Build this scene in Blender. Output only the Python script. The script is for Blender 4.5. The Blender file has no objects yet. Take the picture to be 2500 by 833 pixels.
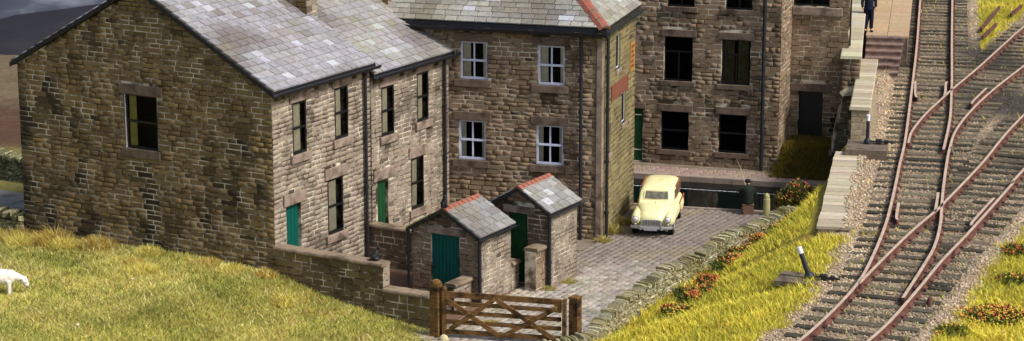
import bpy, math, random
import numpy as np
from mathutils import Vector, Matrix, noise as mnoise

random.seed(7)
RNG = np.random.default_rng(7)
SC = bpy.context.scene
COL = SC.collection
PI = math.pi
R = math.radians

# ------------------------------------------------------------------ camera
CAM_H, PITCH = 17.4, math.atan(1316.5 / 5600)
cam_data = bpy.data.cameras.new("camera")
cam = bpy.data.objects.new("camera", cam_data)
COL.objects.link(cam)
cam.location = (0, 0, CAM_H)
cam.rotation_euler = (PI / 2 - PITCH, 0, 0)
cam_data.sensor_width = 36
cam_data.lens = 5600 / 2500 * 36
cam_data.clip_start = 1
cam_data.clip_end = 1000
SC.camera = cam

# ------------------------------------------------------------------ sky, sun, exposure
SUN_AZ, SUN_EL = R(121), R(47)          # azimuth clockwise from +Y
world = bpy.data.worlds.new("World")
SC.world = world
world.use_nodes = True
wn = world.node_tree
sky = wn.nodes.new("ShaderNodeTexSky")
sky.sky_type = 'NISHITA'
sky.sun_disc = False
sky.sun_elevation = SUN_EL
sky.sun_rotation = SUN_AZ
sky.air_density = 1.0
sky.dust_density = 3.0
wn.links.new(sky.outputs[0], wn.nodes["Background"].inputs[0])
wn.nodes["Background"].inputs[1].default_value = 0.13
sun_data = bpy.data.lights.new("sun", 'SUN')
sun_data.energy = 2.8
sun_data.angle = R(11)
sun_data.color = (1.0, 0.975, 0.94)
sun = bpy.data.objects.new("sun", sun_data)
COL.objects.link(sun)
_sd = Vector((math.sin(SUN_AZ) * math.cos(SUN_EL), math.cos(SUN_AZ) * math.cos(SUN_EL), math.sin(SUN_EL)))
sun.rotation_euler = (-_sd).to_track_quat('-Z', 'Y').to_euler()
sun.location = (30, -20, 60)
SC.view_settings.view_transform = 'Standard'
SC.view_settings.look = 'None'
SC.view_settings.gamma = 1
SC.view_settings.use_curve_mapping = False
SC.view_settings.exposure = 0.35


# ------------------------------------------------------------------ helpers
def lin(r, g, b):
    f = lambda c: (c / 255) / 12.92 if c / 255 <= 0.04045 else ((c / 255 + 0.055) / 1.055) ** 2.4
    return (f(r), f(g), f(b))


def jit(c, a=0.12, h=0.04):
    k = 1 + random.uniform(-a, a)
    return tuple(max(0.002, x * k * (1 + random.uniform(-h, h))) for x in c)


def mixc(a, b, t):
    return tuple(x * (1 - t) + y * t for x, y in zip(a, b))


_F, _CX, _CY = 5600.0, 1250.0, 416.5


def project(p):
    """where a point shows in the photograph (used only to rank which pieces show largest)"""
    d = np.asarray(p, float) - np.array([0, 0, CAM_H])
    w = d[1] * math.cos(PITCH) - d[2] * math.sin(PITCH)
    v = d[1] * math.sin(PITCH) + d[2] * math.cos(PITCH)
    return _CX + _F * d[0] / w, _CY - _F * v / w, w


def nd(nt, typ, **kw):
    n = nt.nodes.new(typ)
    for k, v in kw.items():
        setattr(n, k, v)
    return n


def new_mat(name):
    m = bpy.data.materials.new(name)
    m.use_nodes = True
    return m, m.node_tree, m.node_tree.nodes["Principled BSDF"]


def tint_mat(name, rough=0.9, grain=0.35, scale=9.0, bump=0.3, spec=0.2, moss=None, moss_amt=0.0, moss_scale=0.6, translucent=0.0, fine=60.0):
    """colour comes from the piece (object colour, or the 'tint' attribute of a joined mesh), with grain"""
    m, nt, b = new_mat(name)
    L = nt.links.new
    oi = nd(nt, "ShaderNodeObjectInfo")
    at = nd(nt, "ShaderNodeAttribute")
    at.attribute_name = "tint"
    add = nd(nt, "ShaderNodeMix", data_type='RGBA', blend_type='ADD')
    add.inputs[0].default_value = 1
    L(oi.outputs["Color"], add.inputs[6]); L(at.outputs["Color"], add.inputs[7])
    col = add.outputs[2]
    if grain > 0:
        geo = nd(nt, "ShaderNodeNewGeometry")
        n1 = nd(nt, "ShaderNodeTexNoise"); n1.inputs["Scale"].default_value = scale; n1.inputs["Detail"].default_value = 6; n1.inputs["Roughness"].default_value = 0.7
        L(geo.outputs["Position"], n1.inputs["Vector"])
        mr = nd(nt, "ShaderNodeMapRange")
        mr.inputs[1].default_value = 0.25; mr.inputs[2].default_value = 0.75
        mr.inputs[3].default_value = 1 - grain; mr.inputs[4].default_value = 1 + grain
        L(n1.outputs["Fac"], mr.inputs[0])
        mul = nd(nt, "ShaderNodeVectorMath", operation='SCALE')
        L(col, mul.inputs[0]); L(mr.outputs[0], mul.inputs["Scale"])
        col = mul.outputs[0]
        if moss:
            n2 = nd(nt, "ShaderNodeTexNoise"); n2.inputs["Scale"].default_value = moss_scale; n2.inputs["Detail"].default_value = 5; n2.inputs["Roughness"].default_value = 0.65
            L(geo.outputs["Position"], n2.inputs["Vector"])
            r2 = nd(nt, "ShaderNodeMapRange"); r2.inputs[1].default_value = 0.48; r2.inputs[2].default_value = 0.7; r2.inputs[3].default_value = 0; r2.inputs[4].default_value = moss_amt
            L(n2.outputs["Fac"], r2.inputs[0])
            mx = nd(nt, "ShaderNodeMix", data_type='RGBA'); L(r2.outputs[0], mx.inputs[0]); L(col, mx.inputs[6]); mx.inputs[7].default_value = (*moss, 1)
            col = mx.outputs[2]
        if bump:
            n3 = nd(nt, "ShaderNodeTexNoise"); n3.inputs["Scale"].default_value = fine; n3.inputs["Detail"].default_value = 3
            L(geo.outputs["Position"], n3.inputs["Vector"])
            bp = nd(nt, "ShaderNodeBump"); bp.inputs["Strength"].default_value = bump; bp.inputs["Distance"].default_value = 0.02
            L(n3.outputs["Fac"], bp.inputs["Height"]); L(bp.outputs[0], b.inputs["Normal"])
    L(col, b.inputs["Base Color"])
    b.inputs["Roughness"].default_value = rough
    b.inputs["Specular IOR Level"].default_value = spec
    if translucent:
        out = nt.nodes["Material Output"]
        tr = nd(nt, "ShaderNodeBsdfTranslucent"); L(col, tr.inputs[0])
        ms = nd(nt, "ShaderNodeMixShader"); ms.inputs[0].default_value = translucent
        L(b.outputs[0], ms.inputs[1]); L(tr.outputs[0], ms.inputs[2]); L(ms.outputs[0], out.inputs[0])
    return m


def noise_mat(name, c1, c2, scale=6, rough=0.9, bump=0.3, spec=0.2, detail=6, lo=0.35, hi=0.65, c3=None, s3=1.0, t3=(0.5, 0.65), metallic=0.0, fine=50.0, stretch=None):
    m, nt, b = new_mat(name)
    L = nt.links.new
    geo = nd(nt, "ShaderNodeNewGeometry")
    vec = geo.outputs["Position"]
    if stretch:
        mp = nd(nt, "ShaderNodeMapping"); mp.inputs["Scale"].default_value = stretch
        L(vec, mp.inputs["Vector"]); vec = mp.outputs[0]
    n1 = nd(nt, "ShaderNodeTexNoise"); n1.inputs["Scale"].default_value = scale; n1.inputs["Detail"].default_value = detail; n1.inputs["Roughness"].default_value = 0.65
    L(vec, n1.inputs["Vector"])
    mr = nd(nt, "ShaderNodeMapRange"); mr.inputs[1].default_value = lo; mr.inputs[2].default_value = hi
    L(n1.outputs["Fac"], mr.inputs[0])
    mx = nd(nt, "ShaderNodeMix", data_type='RGBA'); L(mr.outputs[0], mx.inputs[0])
    mx.inputs[6].default_value = (*c1, 1); mx.inputs[7].default_value = (*c2, 1)
    col = mx.outputs[2]
    if c3:
        n2 = nd(nt, "ShaderNodeTexNoise"); n2.inputs["Scale"].default_value = s3; n2.inputs["Detail"].default_value = 5
        L(geo.outputs["Position"], n2.inputs["Vector"])
        r2 = nd(nt, "ShaderNodeMapRange"); r2.inputs[1].default_value = t3[0]; r2.inputs[2].default_value = t3[1]
        L(n2.outputs["Fac"], r2.inputs[0])
        m2 = nd(nt, "ShaderNodeMix", data_type='RGBA'); L(r2.outputs[0], m2.inputs[0]); L(col, m2.inputs[6]); m2.inputs[7].default_value = (*c3, 1)
        col = m2.outputs[2]
    L(col, b.inputs["Base Color"])
    b.inputs["Roughness"].default_value = rough
    b.inputs["Specular IOR Level"].default_value = spec
    b.inputs["Metallic"].default_value = metallic
    if bump:
        n3 = nd(nt, "ShaderNodeTexNoise"); n3.inputs["Scale"].default_value = fine; n3.inputs["Detail"].default_value = 4
        L(geo.outputs["Position"], n3.inputs["Vector"])
        bp = nd(nt, "ShaderNodeBump"); bp.inputs["Strength"].default_value = bump; bp.inputs["Distance"].default_value = 0.02
        L(n3.outputs["Fac"], bp.inputs["Height"]); L(bp.outputs[0], b.inputs["Normal"])
    return m


class MB:
    """collects shapes; build() links them as ONE mesh object"""
    def __init__(self):
        self.v, self.f, self.t = [], [], []
        self.cur = None

    def add(self, vs, fs):
        o = len(self.v)
        self.v += [tuple(x) for x in vs]
        self.f += [tuple(i + o for i in f) for f in fs]
        if self.cur is not None:
            self.t += [self.cur] * len(fs)

    def box(self, a, b, M=None):
        (x0, y0, z0), (x1, y1, z1) = a, b
        vs = [(x0, y0, z0), (x1, y0, z0), (x1, y1, z0), (x0, y1, z0), (x0, y0, z1), (x1, y0, z1), (x1, y1, z1), (x0, y1, z1)]
        if M is not None:
            vs = [tuple(M @ Vector(p)) for p in vs]
        self.add(vs, [(3, 2, 1, 0), (4, 5, 6, 7), (0, 1, 5, 4), (1, 2, 6, 5), (2, 3, 7, 6), (3, 0, 4, 7)])
        return self

    def bar(self, p0, p1, w, h, up=(0, 0, 1)):
        p0, p1 = Vector(p0), Vector(p1)
        d = (p1 - p0); l = d.length; d.normalize()
        s = d.cross(Vector(up))
        if s.length < 1e-4:
            s = Vector((1, 0, 0))
        s.normalize(); u = s.cross(d)
        M = Matrix((( d.x, s.x, u.x, p0.x), (d.y, s.y, u.y, p0.y), (d.z, s.z, u.z, p0.z), (0, 0, 0, 1)))
        return self.box((0, -w / 2, -h / 2), (l, w / 2, h / 2), M)

    def tube(self, pts, r, n=10, cap=True):
        pts = [Vector(p) for p in pts]
        rs = r if isinstance(r, (list, tuple)) else [r] * len(pts)
        vs, fs = [], []
        prev = None
        for i, p in enumerate(pts):
            d = (pts[min(i + 1, len(pts) - 1)] - pts[max(i - 1, 0)]).normalized()
            if prev is None:
                a = Vector((0, 0, 1)) if abs(d.z) < 0.9 else Vector((1, 0, 0))
                s = d.cross(a).normalized()
            else:
                s = (prev - d * prev.dot(d)).normalized()
            prev = s
            u = d.cross(s)
            for k in range(n):
                an = 2 * PI * k / n
                vs.append(p + (s * math.cos(an) + u * math.sin(an)) * rs[i])
        for i in range(len(pts) - 1):
            for k in range(n):
                a, b = i * n + k, i * n + (k + 1) % n
                fs.append((a, b, b + n, a + n))
        if cap:
            fs.append(tuple(reversed(range(n)))); fs.append(tuple(range((len(pts) - 1) * n, len(pts) * n)))
        self.add(vs, fs)
        return self

    def extrude(self, poly, p, M=None):
        """poly: list of 3D points, extruded by vector p"""
        n = len(poly)
        p = Vector(p)
        vs = [Vector(q) for q in poly] + [Vector(q) + p for q in poly]
        if M is not None:
            vs = [M @ q for q in vs]
        fs = [tuple(reversed(range(n))), tuple(range(n, 2 * n))] + [(i, (i + 1) % n, (i + 1) % n + n, i + n) for i in range(n)]
        self.add(vs, fs)
        return self

    def loft(self, rings, cap=True):
        n = len(rings[0]); vs = [q for r_ in rings for q in r_]; fs = []
        for i in range(len(rings) - 1):
            for k in range(n):
                a, b = i * n + k, i * n + (k + 1) % n
                fs.append((a, b, b + n, a + n))
        if cap:
            fs.append(tuple(reversed(range(n)))); fs.append(tuple(range((len(rings) - 1) * n, len(rings) * n)))
        self.add(vs, fs)
        return self

    def ball(self, c, r, n=10, m=7, M=None):
        rx, ry, rz = r if isinstance(r, (tuple, list)) else (r, r, r)
        rings = []
        for i in range(m + 1):
            th = PI * (i + 0.02) / (m + 0.04)
            ring = [Vector((c[0] + rx * math.sin(th) * math.cos(2 * PI * k / n), c[1] + ry * math.sin(th) * math.sin(2 * PI * k / n), c[2] - rz * math.cos(th))) for k in range(n)]
            rings.append([M @ q for q in ring] if M is not None else ring)
        return self.loft(rings)

    def build(self, name, mat, parent=None, smooth=False, **props):
        me = bpy.data.meshes.new(name)
        me.from_pydata([tuple(q) for q in self.v], [], self.f)
        if self.t:
            a = me.attributes.new("tint", 'FLOAT_COLOR', 'FACE')
            a.data.foreach_set("color", np.array([(*c[:3], 1) for c in self.t], np.float32).ravel())
        o = bpy.data.objects.new(name, me)
        COL.objects.link(o)
        if mat:
            me.materials.append(mat)
        if smooth:
            me.shade_smooth()
            if smooth is not True:
                me.set_sharp_from_angle(angle=R(smooth))
        if self.t:
            o.color = (0, 0, 0, 1)
        if parent:
            o.parent = parent
        for k, v in props.items():
            o[k] = v
        return o


def np_mesh(name, V, F, mat, tint=None, parent=None, smooth=False, **props):
    """V (n,3), F (m,k) arrays, tint (m,3) per face"""
    me = bpy.data.meshes.new(name)
    n, k = len(F), F.shape[1]
    me.vertices.add(len(V)); me.vertices.foreach_set("co", np.asarray(V, np.float32).ravel())
    me.loops.add(n * k); me.loops.foreach_set("vertex_index", np.asarray(F, np.int32).ravel())
    me.polygons.add(n)
    me.polygons.foreach_set("loop_start", np.arange(0, n * k, k, dtype=np.int32))
    me.update(calc_edges=True)
    me.validate()
    if tint is not None:
        a = me.attributes.new("tint", 'FLOAT_COLOR', 'FACE')
        a.data.foreach_set("color", np.concatenate([tint, np.ones((n, 1))], 1).astype(np.float32).ravel())
    me.materials.append(mat)
    if smooth:
        me.shade_smooth()
    o = bpy.data.objects.new(name, me)
    COL.objects.link(o)
    if tint is not None:
        o.color = (0, 0, 0, 1)
    if parent:
        o.parent = parent
    for kk, v in props.items():
        o[kk] = v
    return o


def thing(name, label, cat, loc=(0, 0, 0), rz=0.0, group=None):
    o = bpy.data.objects.new(name, None)
    COL.objects.link(o)
    o.empty_display_size = 0.2
    o.matrix_basis = Matrix.Translation(loc) @ Matrix.Rotation(rz, 4, 'Z')
    o["label"] = label; o["category"] = cat
    if group:
        o["group"] = group
    return o


def tag(o, label, cat, group=None):
    o["label"] = label; o["category"] = cat
    if group:
        o["group"] = group
    return o


def struct(o):
    o["kind"] = "structure"
    return o


def block_shape(seed, cx=0.02, cz=0.055, j=0.022):
    """unit piece: x,z in -.5...5, front at y=-1, back at y=0; chamfered uneven front"""
    rr = random.Random(seed)
    q = lambda a: a + rr.uniform(-j, j)
    back = [(-.5, 0, -.5), (.5, 0, -.5), (.5, 0, .5), (-.5, 0, .5)]
    mid = [(q(-.49), -0.55, q(-.48)), (q(.49), -0.55, q(-.48)), (q(.49), -0.55, q(.48)), (q(-.49), -0.55, q(.48))]
    fr = [(q(-.5 + cx), -1 + rr.uniform(-.05, .05), q(-.5 + cz)), (q(.5 - cx), -1 + rr.uniform(-.05, .05), q(-.5 + cz)), (q(.5 - cx), -1 + rr.uniform(-.05, .05), q(.5 - cz)), (q(-.5 + cx), -1 + rr.uniform(-.05, .05), q(.5 - cz))]
    vs = back + mid + fr
    fs = [(i, (i + 1) % 4, (i + 1) % 4 + 4, i + 4) for i in range(4)] + [(i + 4, (i + 1) % 4 + 4, (i + 1) % 4 + 8, i + 8) for i in range(4)] + [(8, 9, 10, 11)]
    return np.array(vs), np.array(fs)


class Pieces:
    """alike pieces laid one by one; finish() makes the nmax that show largest objects, joins the rest as stuff"""
    def __init__(self, name, shapes, mat):
        self.name, self.mat, self.shapes = name, mat, shapes
        self.items = []

    def add(self, M, tint, area):
        self.items.append((M, tint, area, random.randrange(len(self.shapes))))

    def finish(self, parent, world, nmax=300, stuff_name=None, keep=None, zcut=None):
        rank = []
        for it in self.items:
            p = world @ it[0].translation
            x, y, w = project(p)
            vis = -15 < x < 2515 and -8 < y < 841
            if zcut and not zcut(p):
                vis = False
            rank.append((it[2] * (_F / w) ** 2 if vis else -1))
        order = sorted(range(len(self.items)), key=lambda i: -rank[i])
        single = [i for i in order[:nmax] if rank[i] > 0]
        rest = [i for i in order[nmax:]] + [i for i in order[:nmax] if rank[i] <= 0]
        meshes = []
        for k, (vs, fs) in enumerate(self.shapes):
            me = bpy.data.meshes.new(self.name)
            me.from_pydata(vs.tolist(), [], fs.tolist())
            me.materials.append(self.mat)
            meshes.append(me)
        for i in single:
            M, tint, a, k = self.items[i]
            o = bpy.data.objects.new(self.name, meshes[k])
            COL.objects.link(o)
            o.parent = parent
            o.matrix_basis = M
            o.color = (*tint, 1)
        if rest:
            V, F, T, off = [], [], [], 0
            for i in rest:
                M, tint, a, k = self.items[i]
                vs, fs = self.shapes[k]
                A = np.array(M)
                V.append(vs @ A[:3, :3].T + A[:3, 3]); F.append(fs + off); off += len(vs)
                T.append(np.tile(np.array(tint), (len(fs), 1)))
            np_mesh(stuff_name or self.name + "work", np.concatenate(V), np.concatenate(F), self.mat, np.concatenate(T), parent, kind="stuff")
        return len(single), len(rest)


def M_at(x, y, z, rz=0.0, sx=1, sy=1, sz=1, rx=0.0, ry=0.0):
    return Matrix.Translation((x, y, z)) @ Matrix.Rotation(rz, 4, 'Z') @ Matrix.Rotation(ry, 4, 'Y') @ Matrix.Rotation(rx, 4, 'X') @ Matrix.Diagonal((sx, sy, sz, 1))


# ------------------------------------------------------------------ materials
STONE = tint_mat("sandstone", grain=0.38, scale=15, bump=0.15, moss=lin(40, 36, 26), moss_amt=0.5, moss_scale=1.3)
SLATE = tint_mat("slate", rough=0.75, grain=0.35, scale=10, bump=0.3, spec=0.3, moss=lin(120, 112, 70), moss_amt=0.35, moss_scale=0.9)
COBBLE = tint_mat("sett", rough=0.85, grain=0.3, scale=6, bump=0.3, moss=lin(150, 135, 80), moss_amt=0.4, moss_scale=0.5)
FIELDSTONE = tint_mat("fieldstone", rough=0.95, grain=0.55, scale=14, bump=0.7, moss=lin(112, 106, 52), moss_amt=0.75, moss_scale=1.1)
GRASSM = tint_mat("grass_blade", rough=0.75, grain=0, translucent=0.3)
LEAFM = tint_mat("leaf", rough=0.7, grain=0, translucent=0.25)
ROCKM = tint_mat("ballast_rock", rough=0.9, grain=0.25, scale=20, bump=0)
SOILM = tint_mat("soil", rough=0.95, grain=0.45, scale=5, bump=0.6, fine=25)
TIMBER = tint_mat("sleeper_timber", rough=0.9, grain=0.45, scale=8, bump=0.5, moss=lin(104, 100, 74), moss_amt=0.4, moss_scale=1.5)
RUST = noise_mat("rail_rust", lin(88, 56, 48), lin(118, 80, 68), scale=5, rough=0.85, c3=lin(56, 40, 35), s3=3)
RAILTOP = noise_mat("rail_head", lin(172, 148, 126), lin(202, 180, 156), scale=4, rough=0.5, bump=0.05, spec=0.4)
MORTAR = noise_mat("mortar", lin(66, 55, 40), lin(205, 194, 170), scale=1.9, lo=0.45, hi=0.6, rough=0.95, bump=0.4)
LINTEL = noise_mat("dressed_stone", lin(125, 108, 96), lin(155, 138, 122), scale=5, rough=0.9, c3=lin(90, 76, 64), s3=2.0)
LINTEL_D = noise_mat("sooty_dressed_stone", lin(96, 82, 70), lin(122, 104, 88), scale=5, rough=0.9, c3=lin(70, 58, 48), s3=2.0)
BLACK = noise_mat("black_iron", lin(24, 25, 28), lin(42, 43, 48), scale=14, rough=0.5, spec=0.4, bump=0.2)
VERGE = noise_mat("verge_board", lin(30, 29, 28), lin(58, 55, 50), scale=12, rough=0.8)
CORBEL = noise_mat("mossy_corbel", lin(110, 95, 55), lin(85, 78, 55), scale=8)
FRAME_BLACK = noise_mat("black_sash_paint", lin(14, 14, 15), lin(26, 26, 27), scale=12, rough=0.45, bump=0.05, spec=0.4)
FRAME_WHITE = noise_mat("white_sash_paint", lin(190, 195, 220), lin(215, 218, 232), scale=9, rough=0.5, bump=0.05)
CURTAIN = noise_mat("cream_curtain", lin(228, 218, 190), lin(205, 194, 162), scale=6, rough=0.95, bump=0)
CURTAIN_Y = noise_mat("mustard_curtain", lin(190, 175, 95), lin(165, 150, 80), scale=6, rough=0.95, bump=0)
CURTAIN_D = noise_mat("grimy_blind", lin(96, 92, 62), lin(70, 68, 46), scale=4, rough=0.95, bump=0)
DARKROOM = noise_mat("painted_room_shade", lin(14, 13, 12), lin(22, 20, 19), scale=3, rough=1, bump=0)  # near-black, the shade inside the rooms put into the colour
GREEN = noise_mat("teal_door_paint", lin(4, 74, 64), lin(8, 84, 72), scale=5, rough=0.55, bump=0.1, fine=20)
GREEN2 = noise_mat("bottle_green_paint", lin(22, 62, 34), lin(30, 74, 40), scale=5, rough=0.6, bump=0.1)
REDTILE = noise_mat("red_ridge_tile", lin(138, 78, 60), lin(164, 102, 82), scale=8, rough=0.85, c3=lin(124, 100, 84), s3=4)
RENDERW = noise_mat("mossy_render", lin(128, 120, 82), lin(148, 140, 100), scale=9, rough=0.95, bump=0.6, fine=35, c3=lin(120, 106, 80), s3=1.4)
OAK = noise_mat("weathered_oak", lin(84, 58, 30), lin(130, 98, 56), scale=7, rough=0.85, bump=0.6, stretch=(1, 1, 4), c3=lin(46, 32, 18), s3=3)
YARDFLOOR = noise_mat("yard_floor", lin(120, 92, 75), lin(100, 78, 62), scale=3, rough=0.9)
COPING = noise_mat("coping_stone", lin(150, 132, 108), lin(125, 108, 90), scale=4, rough=0.9, c3=lin(95, 82, 66), s3=2.2)
PALECOPE = tint_mat("pale_coping", rough=0.9, grain=0.18, scale=6, bump=0.2)
WATER = bpy.data.materials.new("canal_water"); WATER.use_nodes = True
_b = WATER.node_tree.nodes["Principled BSDF"]
_b.inputs["Base Color"].default_value = (0.003, 0.006, 0.005, 1); _b.inputs["Roughness"].default_value = 0.08; _b.inputs["Specular IOR Level"].default_value = 0.1
_n = nd(WATER.node_tree, "ShaderNodeTexNoise"); _n.inputs["Scale"].default_value = 2.2; _n.inputs["Detail"].default_value = 3
_g = nd(WATER.node_tree, "ShaderNodeNewGeometry"); WATER.node_tree.links.new(_g.outputs["Position"], _n.inputs["Vector"])
_bp = nd(WATER.node_tree, "ShaderNodeBump"); _bp.inputs["Strength"].default_value = 0.12; _bp.inputs["Distance"].default_value = 0.05
WATER.node_tree.links.new(_n.outputs["Fac"], _bp.inputs["Height"]); WATER.node_tree.links.new(_bp.outputs[0], _b.inputs["Normal"])
GLASS = bpy.data.materials.new("window_glass"); GLASS.use_nodes = True
_t = GLASS.node_tree
_tr = nd(_t, "ShaderNodeBsdfTransparent"); _tr.inputs[0].default_value = (0.95, 0.96, 0.95, 1)
_gl = nd(_t, "ShaderNodeBsdfGlossy"); _gl.inputs["Roughness"].default_value = 0.04; _gl.inputs[0].default_value = (0.16, 0.16, 0.17, 1)
_fr = nd(_t, "ShaderNodeFresnel"); _fr.inputs[0].default_value = 1.45
_mx = nd(_t, "ShaderNodeMixShader")
_t.links.new(_fr.outputs[0], _mx.inputs[0]); _t.links.new(_tr.outputs[0], _mx.inputs[1]); _t.links.new(_gl.outputs[0], _mx.inputs[2])
_t.links.new(_mx.outputs[0], _t.nodes["Material Output"].inputs[0])

STONES = [block_shape(i) for i in range(8)]
SLATES = [block_shape(20 + i, 0.02, 0.03, 0.012) for i in range(4)]
SETTS = [block_shape(40 + i, 0.12, 0.12, 0.04) for i in range(6)]
ROUGH = [block_shape(60 + i, 0.12, 0.16, 0.09) for i in range(8)]


# ------------------------------------------------------------------ masonry
WARM = [lin(128, 107, 71), lin(120, 99, 64), lin(112, 91, 60), lin(142, 118, 78), lin(126, 106, 76)]
PALE = [lin(152, 138, 120), lin(138, 124, 108), lin(164, 150, 132), lin(130, 117, 102), lin(148, 136, 122)]
GREY = [lin(136, 115, 91), lin(124, 104, 82), lin(146, 125, 100), lin(130, 108, 83), lin(140, 121, 99)]
SOOT = lin(38, 33, 26)


def stone_tint(p, pal, soot=0.5, seed=0.0):
    c = jit(mixc(random.choice(pal), pal[0], .45), 0.07, 0.03)
    n = mnoise.noise(Vector((p.x * 0.6 + seed, p.y * 0.6 + 7, p.z * 0.35))) + 0.6 * mnoise.noise(Vector((p.x * 1.9 + seed, p.y * 1.9, p.z * 1.0))) + random.uniform(-.09, .09)
    k = max(0.0, min(.92, (n - 0.12) * 2.3)) * soot
    if random.random() < 0.03 * soot:
        k = max(k, random.uniform(0.3, 0.8))
    return mixc(c, jit(SOOT, 0.2), k)


def lay_stones(pc, wm, o, rz, length, z0, z1, pal, holes=(), top=None, ch=(0.15, 0.24), cw=(0.26, 0.62), soot=0.6, a_from=0.0, proud=(0.002, 0.005), gap=0.016, seed=0.0):
    """o, rz: wall's left end (seen from outside) in the thing's frame; local x along, outward -y"""
    z = z0
    B = Matrix.Translation(o) @ Matrix.Rotation(rz, 4, 'Z')
    while z < z1 - 0.05:
        h = min(random.uniform(*ch), z1 - z)
        if z1 - z - h < 0.09:
            h = z1 - z
        lo, hi = a_from, length
        if top:
            lo2, hi2 = top(z + h * 0.8)
            lo, hi = max(lo, lo2), min(hi, hi2)
        cuts = []
        for (a0, a1, b0, b1) in holes:
            if min(z + h, b1) - max(z, b0) > 0.3 * h or (b0 <= z + h / 2 <= b1):
                cuts.append((a0, a1))
        cuts.sort()
        segs, x = [], lo
        for a0, a1 in cuts:
            if a0 > x:
                segs.append((x, min(a0, hi)))
            x = max(x, a1)
        if x < hi:
            segs.append((x, hi))
        for s0, s1 in segs:
            x = s0
            while x < s1 - 0.03:
                w = random.uniform(*cw) * (1.25 if random.random() < 0.12 else 1)
                if s1 - x - w < 0.14:
                    w = s1 - x
                parts = [(z, h)]
                if h > 0.19 and random.random() < 0.1:
                    f = random.uniform(0.4, 0.6)
                    parts = [(z, h * f), (z + h * f, h * (1 - f))]
                for zz, hh in parts:
                    d = random.uniform(*proud)
                    M = B @ M_at(x + w / 2, 0.02, zz + hh / 2, R(random.uniform(-.5, .5)), max(0.03, w - gap), d + 0.02, max(0.03, hh - gap), ry=R(random.uniform(-.6, .6)))
                    pc.add(M, stone_tint(wm @ M.translation, pal, soot, seed), w * hh)
                x += w
        z += h


def wall_core(mb, o, rz, length, z0, z1, holes=(), thick=0.28, top_poly=None):
    """solid wall with real openings: boxes around the holes; outer face at local y=0"""
    B = Matrix.Translation(o) @ Matrix.Rotation(rz, 4, 'Z')
    xs = sorted({0, length, *[h[0] for h in holes], *[h[1] for h in holes]})
    for i in range(len(xs) - 1):
        a, b = xs[i], xs[i + 1]
        if b - a < 1e-5:
            continue
        hs = sorted([(h[2], h[3]) for h in holes if h[0] <= a + 1e-6 and h[1] >= b - 1e-6])
        z = z0
        for h0, h1 in hs:
            if h0 > z:
                mb.box((a, 0, z), (b, thick, h0), B)
            z = max(z, h1)
        if z < z1:
            mb.box((a, 0, z), (b, thick, z1), B)
    if top_poly:
        mb.extrude([(x, 0, z) for x, z in top_poly], (0, thick, 0), B)


def sash_window(parent, o, rz, a0, a1, z0, z1, mat, style, curtain=None, depth=0.11, bar=0.045):
    """window part with panes and curtains as its own pieces, set back in the opening"""
    B = Matrix.Translation(o) @ Matrix.Rotation(rz, 4, 'Z')
    w = MB()
    y0, y1 = depth, depth + 0.05
    w.box((a0, y0, z0), (a0 + bar, y1, z1), B); w.box((a1 - bar, y0, z0), (a1, y1, z1), B)
    w.box((a0 + bar, y0, z1 - bar), (a1 - bar, y1, z1), B); w.box((a0 + bar, y0, z0), (a1 - bar, y1, z0 + bar * 1.3), B)
    zm = (z0 + z1) / 2
    am = (a0 + a1) / 2
    if style == "sash":
        w.box((a0 + bar, y0 + .004, zm - .03), (a1 - bar, y1 + .004, zm + .03), B)
    elif style == "cross":
        w.box((a0 + bar, y0 - .012, zm - .03), (a1 - bar, y1 - .004, zm + .03), B)
        w.box((am - .022, y0 + .006, z0 + bar), (am + .022, y1 - .006, zm - .03), B); w.box((am - .022, y0 + .006, zm + .03), (am + .022, y1 - .006, z1 - bar), B)
    elif style == "tee":
        zm = z0 + (z1 - z0) * 0.66
        w.box((a0 + bar, y0 + .004, zm - .025), (a1 - bar, y1 + .004, zm + .025), B)
        w.box((am - .02, y0 + .006, z0 + bar), (am + .02, y1 - .006, zm - .025), B)
    fr = w.build("window", mat, parent)
    rects = [(a0 + bar, a1 - bar, z0 + bar, zm), (a0 + bar, a1 - bar, zm, z1 - bar)]
    if style in ("cross", "tee"):
        rects = [(a0 + bar, am, z0 + bar, zm), (am, a1 - bar, z0 + bar, zm)] + ([(a0 + bar, am, zm, z1 - bar), (am, a1 - bar, zm, z1 - bar)] if style == "cross" else [(a0 + bar, a1 - bar, zm, z1 - bar)])
    for r0, r1, q0, q1 in rects:
        g = MB(); yq = y0 + 0.03
        tl = random.uniform(-.006, .006)
        g.add([B @ Vector((r0, yq, q0)), B @ Vector((r1, yq + tl, q0)), B @ Vector((r1, yq + tl, q1)), B @ Vector((r0, yq, q1))], [(0, 1, 2, 3)])
        g.build("pane", GLASS, fr)
    for (c0, c1, cm) in (curtain or []):
        g = MB(); n = 14
        top, bot = [], []
        for i in range(n + 1):
            x = a0 + bar + (a1 - a0 - 2 * bar) * (c0 + (c1 - c0) * i / n)
            yy = y1 + 0.012 + 0.010 * math.sin(i * 1.9) + random.uniform(-.006, .006)
            top.append(B @ Vector((x, yy, z1 - bar))); bot.append(B @ Vector((x + random.uniform(-.01, .01), yy * 1.02, z0 + bar * 1.4)))
        g.add(bot + top, [(i, i + 1, n + 2 + i, n + 1 + i) for i in range(n)])
        g.build("curtain", cm, fr, smooth=True)
    return fr


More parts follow.
